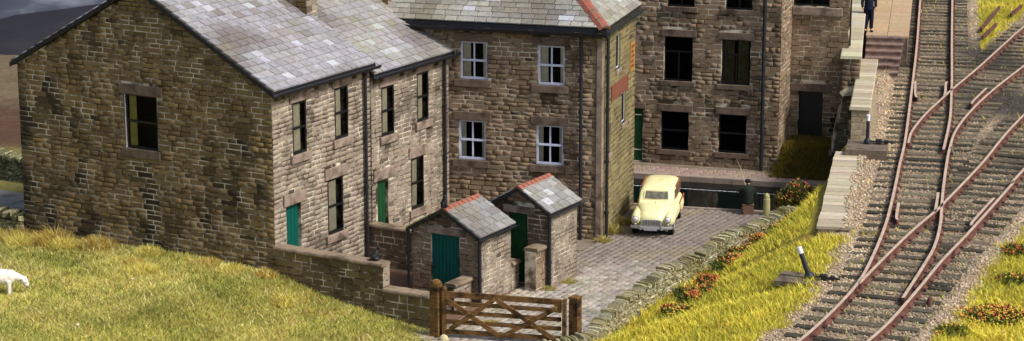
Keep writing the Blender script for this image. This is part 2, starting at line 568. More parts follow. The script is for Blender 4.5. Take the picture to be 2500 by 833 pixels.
def plank_door(parent, o, rz, a0, a1, z0, z1, mat, n=5, depth=0.10, handle=True):
    B = Matrix.Translation(o) @ Matrix.Rotation(rz, 4, 'Z')
    d = MB()
    d.box((a0, depth + 0.02, z0), (a1, depth + 0.05, z1), B)
    w = (a1 - a0) / n
    for i in range(n):
        d.box((a0 + i * w + .005, depth, z0 + .01), (a0 + (i + 1) * w - .005, depth + .021, z1 - .003), B)
    dr = d.build("door", mat, parent)
    if handle:
        k = MB(); k.ball(B @ Vector((a0 + 0.08, depth - 0.03, (z0 + z1) / 2)), 0.028, 8, 5)
        k.build("door_knob", BLACK, dr, smooth=True)
    return dr


def dressed(parent, name, o, rz, a0, a1, z0, z1, mat, proud=0.045, depth=0.1):
    B = Matrix.Translation(o) @ Matrix.Rotation(rz, 4, 'Z')
    m = MB(); c = 0.012
    m.loft([[B @ Vector(q) for q in ((a0, depth, z0), (a1, depth, z0), (a1, depth, z1), (a0, depth, z1))],
            [B @ Vector(q) for q in ((a0, -proud + c, z0), (a1, -proud + c, z0), (a1, -proud + c, z1), (a0, -proud + c, z1))],
            [B @ Vector(q) for q in ((a0 + c, -proud, z0 + c), (a1 - c, -proud, z0 + c), (a1 - c, -proud, z1 - c), (a0 + c, -proud, z1 - c))]])
    return m.build(name, mat, parent)


def gutter(parent, p0, p1, r=0.085, mat=None):
    """half-round trough between two points"""
    p0, p1 = Vector(p0), Vector(p1)
    d = (p1 - p0).normalized(); s = d.cross(Vector((0, 0, 1))).normalized()
    rings = []
    for p in (p0, p1):
        ring = [p + s * (r * math.cos(a)) + Vector((0, 0, r * math.sin(a))) for a in [PI + PI * k / 8 for k in range(9)]]
        ring += [p + s * (r * .82 * math.cos(a)) + Vector((0, 0, r * .82 * math.sin(a))) for a in [2 * PI - PI * k / 8 for k in range(9)]]
        rings.append(ring)
    m = MB(); m.loft(rings)
    return m.build("gutter", mat or BLACK, parent, smooth=40)


def downpipe(parent, x, y, z0, z1, r=0.045, lean=None):
    m = MB(); m.tube([(x, y, z0), (x, y, z1)], r, 10)
    p = m.build("downpipe", BLACK, parent, smooth=40)
    z = z0 + 0.7
    while z < z1 - 0.3:
        c = MB(); c.tube([(x, y, z), (x, y, z + .07)], r * 1.35, 10); c.build("pipe_collar", BLACK, p, smooth=40)
        z += 1.55
    return p


def slate_roof(parent, wm, o, along, up, length, slope_len, row=0.33, wid=(0.36, 0.5), pal=None, lim=None, overlap=0.05, name="slate", mossy=0.0, nmax=300, thick=0.03, pc=None, finish=True):
    """o: eave start; along, up: unit vectors in the thing's frame (up the slope)"""
    along, up = Vector(along), Vector(up)
    n = along.cross(up).normalized()
    pc = pc or Pieces(name, SLATES, SLATE)
    pal = pal or [lin(150, 148, 149), lin(144, 142, 145), lin(160, 157, 160), lin(134, 131, 131), lin(152, 147, 143), lin(147, 141, 145)]
    rows = int(math.ceil(slope_len / row))
    for r_ in range(rows):
        v0 = r_ * row
        a_lo, a_hi = (0.0, length) if lim is None else lim(v0 + row * 0.5)
        a = a_lo - (random.uniform(0, .2) if lim else 0.0)
        first = True
        while a < a_hi - 0.04:
            w = random.uniform(*wid)
            if first and r_ % 2:
                w *= 0.55
            first = False
            if a_hi - a - w < 0.15:
                w = a_hi - a
            h = min(row + overlap, slope_len - v0 + 0.02)
            c = Vector(o) + along * (a + w / 2) + up * (v0 + h / 2) + n * (0.016 + random.uniform(0, .006))
            tl = math.asin(min(1, thick / (row + overlap) * 0.8))
            z_ax = (up * math.cos(tl) - n * math.sin(tl)).normalized()
            y_ax = z_ax.cross(along).normalized()       # = -n tilted (front of the shape is -y)
            x_ax = y_ax.cross(z_ax)
            M = Matrix(((x_ax.x, y_ax.x, z_ax.x, c.x), (x_ax.y, y_ax.y, z_ax.y, c.y), (x_ax.z, y_ax.z, z_ax.z, c.z), (0, 0, 0, 1)))
            M = M @ Matrix.Rotation(R(random.uniform(-.7, .7)), 4, 'Y') @ Matrix.Diagonal((w - 0.012, thick, h, 1))
            p = wm @ c
            t = jit(mixc(random.choice(pal), pal[1], .4), 0.07, 0.02)
            if random.random() < 0.07:
                t = jit(lin(172, 172, 177), 0.06)
            elif random.random() < 0.07:
                t = jit(lin(126, 120, 114), 0.1)
            nn = mnoise.noise(Vector((p.x * .6, p.y * .6, p.z * .6 + 3)))
            t = mixc(t, jit(lin(98, 88, 79), .1), max(0, min(.75, (nn - .05) * 1.7)))
            if mossy:
                t = mixc(t, jit(lin(160, 156, 118), .1), max(0, min(.8, mossy * (0.6 + mnoise.noise(Vector((p.x * .8, p.y * .8, p.z)))))))
            pc.add(M, t, w * row)
            a += w
    if finish:
        pc.finish(parent, wm, nmax, name + "_course")
    return pc


# ------------------------------------------------------------------ frames
C0 = Vector((-6.27, 58.61, 0))
UV = Vector((math.cos(R(60)), math.sin(R(60)), 0))       # along the terrace
WV = Vector((math.cos(R(-30)), math.sin(R(-30)), 0))     # along the gable, towards the lane


def T(s, w, z=0.0):
    return C0 + UV * s + WV * w + Vector((0, 0, z))


def to_sw(x, y):
    dx, dy = x - C0.x, y - C0.y
    return dx * UV.x + dy * UV.y, dx * WV.x + dy * WV.y


def smooth(a, b, x):
    t = np.clip((x - a) / (b - a), 0, 1)
    return t * t * (3 - 2 * t)


def fbm(x, y, s=1.0, seed=0.0):
    """cheap smooth bumps as sums of sines"""
    x = np.asarray(x) * s + seed; y = np.asarray(y) * s - seed
    return (np.sin(x * 1.0 + 1.3 * np.sin(y * .7)) + np.sin(y * 1.1 + 1.7 * np.sin(x * .6 + 1)) + .6 * np.sin(x * 2.3 + y * 1.9) + .4 * np.sin(x * 4.1 - y * 3.7)) / 3.0


def grid_mesh(name, xs, ys, zf, mat, tint=None):
    X, Y = np.meshgrid(xs, ys)
    Z = zf(X, Y)
    V = np.stack([X, Y, Z], -1).reshape(-1, 3)
    nx, ny = len(xs), len(ys)
    i = (np.arange(ny - 1)[:, None] * nx + np.arange(nx - 1)[None]).ravel()
    F = np.stack([i, i + 1, i + 1 + nx, i + nx], 1)
    tt = None
    if tint is not None:
        c = V[F].mean(1)
        tt = tint(c)
    return np_mesh(name, V, F, mat, tt, smooth=True)


def blades(P, length, width, tint, lean=0.45, bend=0.35, up=1.0):
    """grass blades: a tapered two-piece strip at each point"""
    n = len(P)
    L_ = length * RNG.uniform(.6, 1.3, n)
    an = RNG.uniform(0, 2 * PI, n)
    d = np.stack([np.cos(an), np.sin(an), np.zeros(n)], 1) * RNG.uniform(.1, 1, n)[:, None] * lean
    d[:, 2] = up
    d /= np.linalg.norm(d, axis=1)[:, None]
    fb = an + RNG.uniform(-1.2, 1.2, n)
    side = np.stack([-np.sin(fb), np.cos(fb), np.zeros(n)], 1) * (width * RNG.uniform(.6, 1.3, n))[:, None] * .5
    mid = P + d * (L_ * .55)[:, None]
    tipd = d + np.stack([np.cos(an), np.sin(an), -0.4 * np.ones(n)], 1) * bend
    tip = mid + tipd * (L_ * .5)[:, None]
    V = np.stack([P - side, P + side, mid + side * .8, mid - side * .8, tip + side * .12, tip - side * .12], 1).reshape(-1, 3)
    b = (np.arange(n) * 6)[:, None]
    F = np.concatenate([b + np.array([[0, 1, 2, 3]]), b + np.array([[3, 2, 4, 5]])], 0)
    return V, F, np.concatenate([tint, tint], 0)


def pick(cols, n, jitter=0.15):
    c = np.array(cols)[RNG.integers(0, len(cols), n)]
    return c * RNG.uniform(1 - jitter, 1 + jitter, (n, 1)) * RNG.uniform(.95, 1.05, (n, 3))


# ------------------------------------------------------------------ the setting: sky backdrop, hills, ground
def build_sky():
    m, nt, b = new_mat("storm_sky")
    L = nt.links.new
    geo = nd(nt, "ShaderNodeNewGeometry")
    mp = nd(nt, "ShaderNodeMapping"); mp.inputs["Scale"].default_value = (0.05, 0.05, 0.16)
    L(geo.outputs["Position"], mp.inputs[0])
    n1 = nd(nt, "ShaderNodeTexNoise"); n1.inputs["Scale"].default_value = 1.0; n1.inputs["Detail"].default_value = 7; n1.inputs["Roughness"].default_value = 0.55
    L(mp.outputs[0], n1.inputs["Vector"])
    cr = nd(nt, "ShaderNodeValToRGB")
    cr.color_ramp.elements[0].position = 0.36; cr.color_ramp.elements[0].color = (*lin(46, 50, 60), 1)
    cr.color_ramp.elements[1].position = 0.68; cr.color_ramp.elements[1].color = (*lin(160, 163, 174), 1)
    e = cr.color_ramp.elements.new(0.52); e.color = (*lin(78, 82, 94), 1)
    L(n1.outputs["Fac"], cr.inputs[0])
    em = nd(nt, "ShaderNodeEmission"); em.inputs[1].default_value = 1.0
    L(cr.outputs[0], em.inputs[0]); L(em.outputs[0], nt.nodes["Material Output"].inputs[0])
    V, F = [], []
    n = 48
    for i in range(n + 1):
        a = R(-70 + 140 * i / n)
        for k, z in enumerate((-60, -25, 0, 25, 60)):
            V.append((math.sin(a) * 210, math.cos(a) * 210, z))
    for i in range(n):
        for k in range(4):
            F.append((i * 5 + k, (i + 1) * 5 + k, (i + 1) * 5 + k + 1, i * 5 + k + 1))
    struct(np_mesh("sky", np.array(V), np.array(F), m, smooth=True))


build_sky()

HILLM = noise_mat("dark_moorland", lin(26, 30, 42), lin(46, 44, 50), scale=0.12, rough=1, bump=0, c3=lin(58, 56, 54), s3=0.09, t3=(0.55, 0.75), stretch=(1, 1, 2.5))


def hill_z(X, Y):
    crest = np.interp(X, [-90, -30.4, -27.9, -25.5, -23.6, -10, 20, 90], [-8.0, -4.66, -4.12, -3.79, -3.45, -2.0, -1.5, -4])
    t = np.clip((Y - 106) / 26, 0, 1)
    return -9 + (crest + 9) * np.sin(t * PI / 2) ** .9 + 0.10 * fbm(X, Y, .8) * t - np.clip(Y - 132, 0, 50) * .35


struct(grid_mesh("hill", np.linspace(-95, 95, 130), np.linspace(106, 160, 50), hill_z, HILLM))


def ground_z(X, Y):
    s, w = to_sw(X, Y)
    left = smooth(-7.4, -8.4, w) * smooth(-0.6, 0.0, s)
    z = -1.3 + 1.7 * left
    z = z + left * 0.12 * fbm(X, Y, .9, 3) * smooth(5.0, 8.0, s)
    return z - np.clip(Y - 93.3, 0, 60) ** 1.3 * .25


def ground_tint(c):
    n = fbm(c[:, 0], c[:, 1], 1.1, 2) + .5 * fbm(c[:, 0], c[:, 1], 3.1, 5)
    near = smooth(86, 80, c[:, 1] + n * 1.5)[:, None]
    a = np.array(lin(104, 90, 68)); b = np.array(lin(82, 60, 43))
    t = a * (1 - near) + b * near
    g = smooth(76.5, 74.5, c[:, 1] + n * .4)[:, None]
    t = t * (1 - g) + np.array(lin(112, 104, 58)) * g
    return t * (1 + .16 * n[:, None])


struct(grid_mesh("ground", np.linspace(-60, 60, 200), np.concatenate([np.linspace(30, 60, 12), np.linspace(60.6, 100, 160), np.linspace(101, 125, 12)]), ground_z, SOILM, ground_tint))

# lane beyond the gable
LANE = noise_mat("lane_asphalt", lin(112, 108, 102), lin(124, 120, 112), scale=4, rough=0.9, c3=lin(84, 84, 82), s3=1.5)
lm = MB()
rows = []
for i in range(13):
    w = -8.2 - i * 0.8
    rows.append((T(1.8 + .04 * i, w, .425), T(4.45 + .03 * i, w, .425)))
for i in range(12):
    lm.add([rows[i][0], rows[i][1], rows[i + 1][1], rows[i + 1][0]], [(0, 1, 2, 3)])
struct(lm.build("lane_road", LANE))

# yard and street slab (the cobbles lie on it), canal, towpath
CANAL_N = lambda x: 68.99 - (x - 5.34) * 0.2455            # near bank edge
CANAL_F = lambda x: 73.51 - (x - 3.91) * 0.2767            # far bank edge
SLABM = noise_mat("bedding_mortar", lin(140, 126, 110), lin(116, 103, 90), scale=3, rough=0.95, c3=lin(104, 98, 66), s3=1.2)
KERB = noise_mat("kerb_stone", lin(160, 142, 128), lin(138, 121, 108), scale=3, rough=0.9)
sl = MB()
sl.extrude([(-9, 60, 0), (-4.0, 54.6, 0), (0.2, 50.5, 0), (3.0, 53.0, 0), (9.6, 66.5, 0), (9.6, CANAL_N(9.6), 0), (-9, CANAL_N(-9), 0)][::-1], (0, 0, -1.0))
struct(sl.build("street", SLABM))
yf = MB()
yf.add([T(0.0, 0.0, .006), T(0.0, 5.0, .006), T(4.3, 4.9, .006), T(4.3, 0, .006)], [(0, 1, 2, 3)])
yf.add([T(4.4, 0.0, .006), T(4.4, 5.0, .006), T(8.7, 5.4, .006), T(8.7, 0, .006)], [(0, 1, 2, 3)])
struct(yf.build("yard_floor", YARDFLOOR))
wt = MB()
wt.add([(-12, CANAL_N(-12) - .4, -.13), (30, CANAL_N(30) - .4, -.13), (30, CANAL_F(30) + .3, -.13), (-12, CANAL_F(-12) + .3, -.13)], [(0, 1, 2, 3)])
struct(wt.build("canal_water", WATER))
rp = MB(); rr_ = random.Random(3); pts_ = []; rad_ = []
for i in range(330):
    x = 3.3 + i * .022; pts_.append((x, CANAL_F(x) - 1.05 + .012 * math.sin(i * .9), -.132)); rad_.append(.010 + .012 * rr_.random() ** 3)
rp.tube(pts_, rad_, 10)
GLINT = noise_mat("painted_glint", lin(150, 160, 160), lin(200, 205, 205), scale=9, rough=.12, spec=.9, bump=0)  # pale glossy line added on the water to imitate glints
rp.build("glint_line", GLINT, bpy.data.objects["canal_water"], smooth=True)
tp = MB()
tp.extrude([(-12, CANAL_F(-12), 0), (12, CANAL_F(12), 0), (12, 80, 0), (-12, 86, 0)], (0, 0, -1.2))
struct(tp.build("towpath", SLABM))


# ------------------------------------------------------------------ cobbles of the street
WALL_PATH = [(-0.3, 52.6), (0.6, 52.95), (1.7, 53.45), (2.15, 54.3), (2.65, 55.4), (3.3, 57.0), (4.1, 58.5), (5.15, 60.35), (6.5, 62.8), (7.75, 64.45), (8.45, 65.3)]


def wall_x(y):
    return np.interp(y, [p[1] for p in WALL_PATH], [p[0] for p in WALL_PATH])


def lay_cobbles():
    street = bpy.data.objects["street"]
    pc = Pieces("cobble", SETTS, COBBLE)
    shades = [lin(162, 153, 140), lin(151, 142, 130), lin(173, 164, 150), lin(142, 134, 122), lin(157, 147, 136)]
    s = -3.2
    r_ = 0
    while s < 17.0:
        w = 4.6
        dw = 0.2
        ds = 0.27
        ci = 0
        while w < 13.5:
            ci += 1
            p = T(s + (ds / 2 if ci % 2 else 0), w)
            far = p.y > 62.5
            ok = p.y < CANAL_N(p.x) - 0.12 and p.x < wall_x(p.y) - 0.05 and p.y > 52.8
            # not under the outhouses and yards
            if -0.2 < s < 2.2 and w < 5.1: ok = False
            if 2.2 <= s < 4.75 and w < 5.0: ok = False
            if 4.75 <= s < 6.75 and w < 5.65: ok = False
            if s >= 6.75 and w < 4.6: ok = False
            lx = (p.x - 2.58) * math.cos(R(-16)) + (p.y - 65.06) * math.sin(R(-16)); ly = -(p.x - 2.58) * math.sin(R(-16)) + (p.y - 65.06) * math.cos(R(-16))
            if lx < 0.05 and ly > -0.05: ok = False
            if s < -0.9 and w < 5.3: ok = False
            if ok:
                hh = 0.02 + random.uniform(0, .012) + (0.006 if far else 0)
                c = jit(random.choice(shades), .09)
                c = mixc(c, jit(lin(112, 101, 92), .15), float(smooth(60.5, 64.0, p.y + .6 * mnoise.noise(p * .8))) * .75)
                # worn pale wheel lines near the gate
                M = Matrix.Translation((p.x + random.uniform(-.008, .008), p.y + random.uniform(-.008, .008), -0.012)) @ Matrix.Rotation(R(-30) + R(random.uniform(-2, 2)), 4, 'Z') @ Matrix.Rotation(-PI / 2, 4, 'X') @ Matrix.Diagonal((dw - .018, hh + .012, ds - .017, 1))
                pc.add(M, c, dw * ds)
            w += dw
        s += ds
        r_ += 1
    print("cobbles", pc.finish(street, Matrix(), 300, "cobble_paving", zcut=lambda p: p.y > 54.3 and (project(p)[0] > 1430 or project(p)[1] < 690) and project(p)[1] < 800))


lay_cobbles()
# kerb stones along both banks of the canal
for fn, x0, x1, off, nm in ((CANAL_N, 3.4, 8.9, -0.2, "street"), (CANAL_F, 3.2, 10.6, 0.2, "towpath")):
    par = bpy.data.objects[nm]
    x = x0
    while x < x1:
        l = random.uniform(.55, .8)
        a = math.atan2(fn(x + l) - fn(x), l)
        k = MB()
        M = Matrix.Translation((x, fn(x), 0)) @ Matrix.Rotation(a, 4, 'Z')
        y0, y1 = (-0.12, 0.03) if off < 0 else (-0.03, 0.36)
        k.box((0.008, y0, -.4), (l - .008, y1, .045 + random.uniform(-.006, .006)), M)
        k.build("kerb_stone", KERB, par)
        x += l * math.cos(a)
# paving slabs of the towpath
par = bpy.data.objects["towpath"]
pc = Pieces("paving_slab", SETTS, COBBLE)
for i in range(26):
    for j in range(3):
        x = 2.9 + i * .31 + (.15 if j % 2 else 0)
        y = CANAL_F(x) + .55 + j * .31
        if x > 9.0 and j > 0: continue
        M = Matrix.Translation((x, y, -.012)) @ Matrix.Rotation(R(-15.5), 4, 'Z') @ Matrix.Rotation(-PI / 2, 4, 'X') @ Matrix.Diagonal((.29, .035 + random.uniform(0, .008), .29, 1))
        pc.add(M, jit(lin(150, 128, 118), .12), .09)
pc.finish(par, Matrix(), 300, "paving")


# ------------------------------------------------------------------ terraced cottages
def lim_from_holes(hs):
    return hs


def chimney(parent, wm, x0, x1, y0, y1, z0, z1):
    c = MB(); c.box((x0, y0, z0), (x1, y1, z1)); ch = c.build("chimney", MORTAR, parent)
    pc = Pieces("chimney_stone", STONES, STONE)
    lay_stones(pc, wm, (x0, y0, 0), 0, x1 - x0, z0, z1, PALE, ch=(.13, .18), cw=(.2, .36), soot=.4)
    lay_stones(pc, wm, (x0, y1, 0), -PI / 2, y1 - y0, z0, z1, WARM, ch=(.13, .18), cw=(.2, .36), soot=.4)
    pc.finish(ch, wm, 60, "chimney_stonework")
    k = MB(); k.box((x0 - .06, y0 - .06, z1), (x1 + .06, y1 + .06, z1 + .12)); k.build("chimney_cap", LINTEL, ch)
    for i in (0.3, 0.7):
        k = MB(); cx, cy = x0 + (x1 - x0) * .5, y0 + (y1 - y0) * i
        k.tube([(cx, cy, z1 + .12), (cx, cy, z1 + .2), (cx, cy, z1 + .5), (cx, cy, z1 + .56)], [.13, .11, .095, .12], 12)
        k.build("chimney_pot", REDTILE, ch, smooth=40)
    # lead flashing apron
    return ch


def cottage(s0, length, eave, label, wins, door, gable_window, dark_gable, curtain_seed):
    h = thing("terraced_cottage", label, "cottage", T(s0, 0), R(60))
    wm = h.matrix_basis.copy()
    depth = 8.7
    ridge_y, pitch = 4.35, math.atan2(2.42, 4.35)
    ridge = eave + 2.42
    zb = -0.3
    f_holes = [(a0, a1, z0, z1) for a0, a1, z0, z1 in wins] + [door]
    g_holes = [(depth - 4.88, depth - 3.8, 3.7, 5.2)] if gable_window else []
    core = MB()
    wall_core(core, (0, 0, 0), 0, length, zb, eave, f_holes)
    gp = [(0, eave), (depth, eave), (depth / 2, ridge - .02)]
    wall_core(core, (0, depth, 0), -PI / 2, depth, zb, eave, g_holes, top_poly=gp)
    wall_core(core, (length, 0, 0), PI / 2, depth, zb, eave, top_poly=gp)
    wall_core(core, (length, depth, 0), PI, length, zb, eave)
    # the corners: facade core starts inside the gable core, so shift nothing; upper floor and ground floor close the rooms
    core.box((.3, .3, 3.0), (length - .3, depth - .3, 3.15))
    core.build("wall", MORTAR, h)
    # added near-black panels; their colour stands in for the shade of the rooms
    p = MB(); p.box((.3, 1.6, zb), (length - .3, 1.7, eave)); p.build("dark_backing", DARKROOM, h)
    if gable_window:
        p = MB(); p.box((.62, 1.72, zb), (.7, depth - .3, eave)); p.build("dark_backing", DARKROOM, h)
    pc = Pieces("stone", STONES, STONE)
    # holes for stonework include lintels and sills
    fh = []
    for a0, a1, z0, z1 in wins:
        fh += [(a0, a1, z0, z1), (a0 - .13, a1 + .16, z1, z1 + .31), (a0 - .12, a1 + .13, z0 - .22, z0)]
        dressed(h, "lintel", (0, 0, 0), 0, a0 - .13, a1 + .16, z1, z1 + .31, LINTEL)
        dressed(h, "window_sill", (0, 0, 0), 0, a0 - .12, a1 + .13, z0 - .22, z0, LINTEL, proud=.075)
        sash_window(h, (0, 0, 0), 0, a0, a1, z0, z1, FRAME_BLACK, "sash", [(0.1, random.uniform(.6, .75), CURTAIN)], depth=.005, bar=.06)
    a0, a1, z0, z1 = door
    fh += [(a0, a1, z0, z1), (a0 - .13, a1 + .25, z1, z1 + .31)]
    dressed(h, "lintel", (0, 0, 0), 0, a0 - .13, a1 + .25, z1, z1 + .31, LINTEL)
    plank_door(h, (0, 0, 0), 0, a0, a1, z0, z1, GREEN if gable_window else GREEN2, n=4)
    lay_stones(pc, wm, (0, 0, 0), 0, length, -.1, eave, PALE, fh, soot=.5, ch=(.11, .155), cw=(.2, .44))
    if gable_window:
        gh = []
        b0, b1, q0, q1 = g_holes[0]
        gh += [(b0, b1, q0, q1), (b0 - .2, b1 + .2, q1, q1 + .28), (b0 - .15, b1 + .08, q0 - .24, q0)]
        dressed(h, "lintel", (0, depth, 0), -PI / 2, b0 - .2, b1 + .2, q1, q1 + .28, LINTEL_D)
        dressed(h, "window_sill", (0, depth, 0), -PI / 2, b0 - .15, b1 + .08, q0 - .24, q0, LINTEL_D, proud=.07)
        sash_window(h, (0, depth, 0), -PI / 2, b0, b1, q0, q1, FRAME_BLACK, "sash", [(0.02, .26, CURTAIN_Y)], depth=.03)
        rv = MB()  # pale painted reveal
        Bm = Matrix.Translation((0, depth, 0)) @ Matrix.Rotation(-PI / 2, 4, 'Z')
        rv.box((b0 - .014, -.016, q0), (b0 - .002, .04, q1), Bm); rv.build("window_reveal", FRAME_WHITE, h)
        top = lambda z: (0, depth) if z < eave else ((z - eave) / 2.42 * 4.35 + .03, depth - (z - eave) / 2.42 * 4.35 - .03)
        lay_stones(pc, wm, (0, depth, 0), -PI / 2, depth, .2, ridge - .1, WARM, gh, top, soot=.95, ch=(.115, .168), cw=(.22, .54), seed=4)
    pc.finish(h, wm, 300, "stonework")
    # roof
    ov = .14
    up = Vector((0, math.cos(pitch), math.sin(pitch)))
    nrm = Vector((0, -math.sin(pitch), math.cos(pitch)))
    sl_len = (ridge_y + ov) / math.cos(pitch)
    x0, x1 = (-.1, length + .08) if gable_window else (-.02, length + .12)
    eo = Vector((x0, -ov, eave + .12 - ov * math.tan(pitch)))
    rb = MB()
    e1 = Vector((x0, -ov, eave + .10 - ov * math.tan(pitch)))
    ap = Vector((x0, ridge_y, eave + .10 + ridge_y * math.tan(pitch)))
    e2 = Vector((x0, depth + ov, e1.z))
    dn = Vector((0, 0, -.09))
    rb.extrude([e1, ap, e2, e2 + dn, ap + dn, e1 + dn], (x1 - x0, 0, 0))
    rf = rb.build("roof", VERGE, h)
    slate_roof(rf, wm, eo - Vector((0, 0, .0)), (1, 0, 0), up, x1 - x0, sl_len, row=.265, wid=(.28, .42), thick=.042, mossy=0.0 if gable_window else .22)
    # far slope: plain joined slates never seen from here but there
    eb = Vector((x1, depth + ov, eave + .12 - ov * math.tan(pitch)))
    slate_roof(rf, wm, eb, (-1, 0, 0), Vector((0, -math.cos(pitch), math.sin(pitch))), x1 - x0, sl_len, row=.335, wid=(.38, .52), nmax=0, name="rear_slate")
    n = int((x1 - x0) / .4)
    for i in range(n):
        t = MB(); xa = x0 + (x1 - x0) * i / n
        t.extrude([(xa, ridge_y - .16, ridge + .06), (xa, ridge_y, ridge + .2), (xa, ridge_y + .16, ridge + .06), (xa, ridge_y, ridge + .12)], ((x1 - x0) / n - .012, 0, 0))
        t.build("ridge_tile", REDTILE, rf)
    if gable_window:
        vb = MB()
        for sgn in (1,):
            a = Vector((x0 - .035, -ov - .02, e1.z - .05)); b = Vector((x0 - .035, ridge_y, ap.z - .03)); c = Vector((x0 - .035, depth + ov + .02, e1.z - .05))
            w = Vector((0, 0, .07))
            vb.extrude([a - w, b - w, c - w, c + w * .9, b + w * .9, a + w * .9], (.034, 0, 0))
        vb.build("verge_board", VERGE, h)
    gz = eave + .0
    gutter(h, (x0 - .02, -ov - .085, gz + .03), (x1 + .03, -ov - .085, gz + .03), .115)
    fa = MB(); fa.box((x0, -ov + .0, gz - .07), (x1, -ov + .03, gz + .06)); fa.build("fascia_board", BLACK, h)
    k = MB(); k.box((0, -.002, eave - .06), (length, .1, eave + .05)); k.build("eaves_course", VERGE, h)
    for x in ([.12, .42, 1.95, 2.62, 3.72, 4.3] if gable_window else [.12, .4, 1.5, 2.15, 3.35]):
        cb = MB(); cb.box((x, -.14, eave - .22), (x + .1, 0, eave - .06)); cb.build("gutter_bracket", CORBEL, h)
    downpipe(h, length - .35, -.085, 0, eave - .04)
    return h, wm


cA, wA = cottage(0, 4.63, 5.68, "stone end cottage with broad soot-stained gable and one gable window above the grass", [(.91, 1.56, 3.84, 5.26), (2.89, 3.55, 3.88, 5.32), (2.48, 3.23, 1.28, 2.84)], (.55, 1.22, .02, 2.52), True, True, 1)
cB, wB = cottage(4.66, 4.16, 5.36, "stone cottage with lower mossy slate roof, joined to the right of the gabled one", [(.54, 1.2, 3.53, 4.95), (2.41, 3.04, 3.6, 5.04), (2.05, 2.75, 1.07, 2.6)], (.21, .84, .02, 2.3), False, False, 2)
chimney(cA, wA, 4.42, 4.95, 1.95, 2.7, 5.9, 8.6)
chimney(cB, wB, 3.95, 4.45, 1.95, 2.7, 5.6, 8.3)


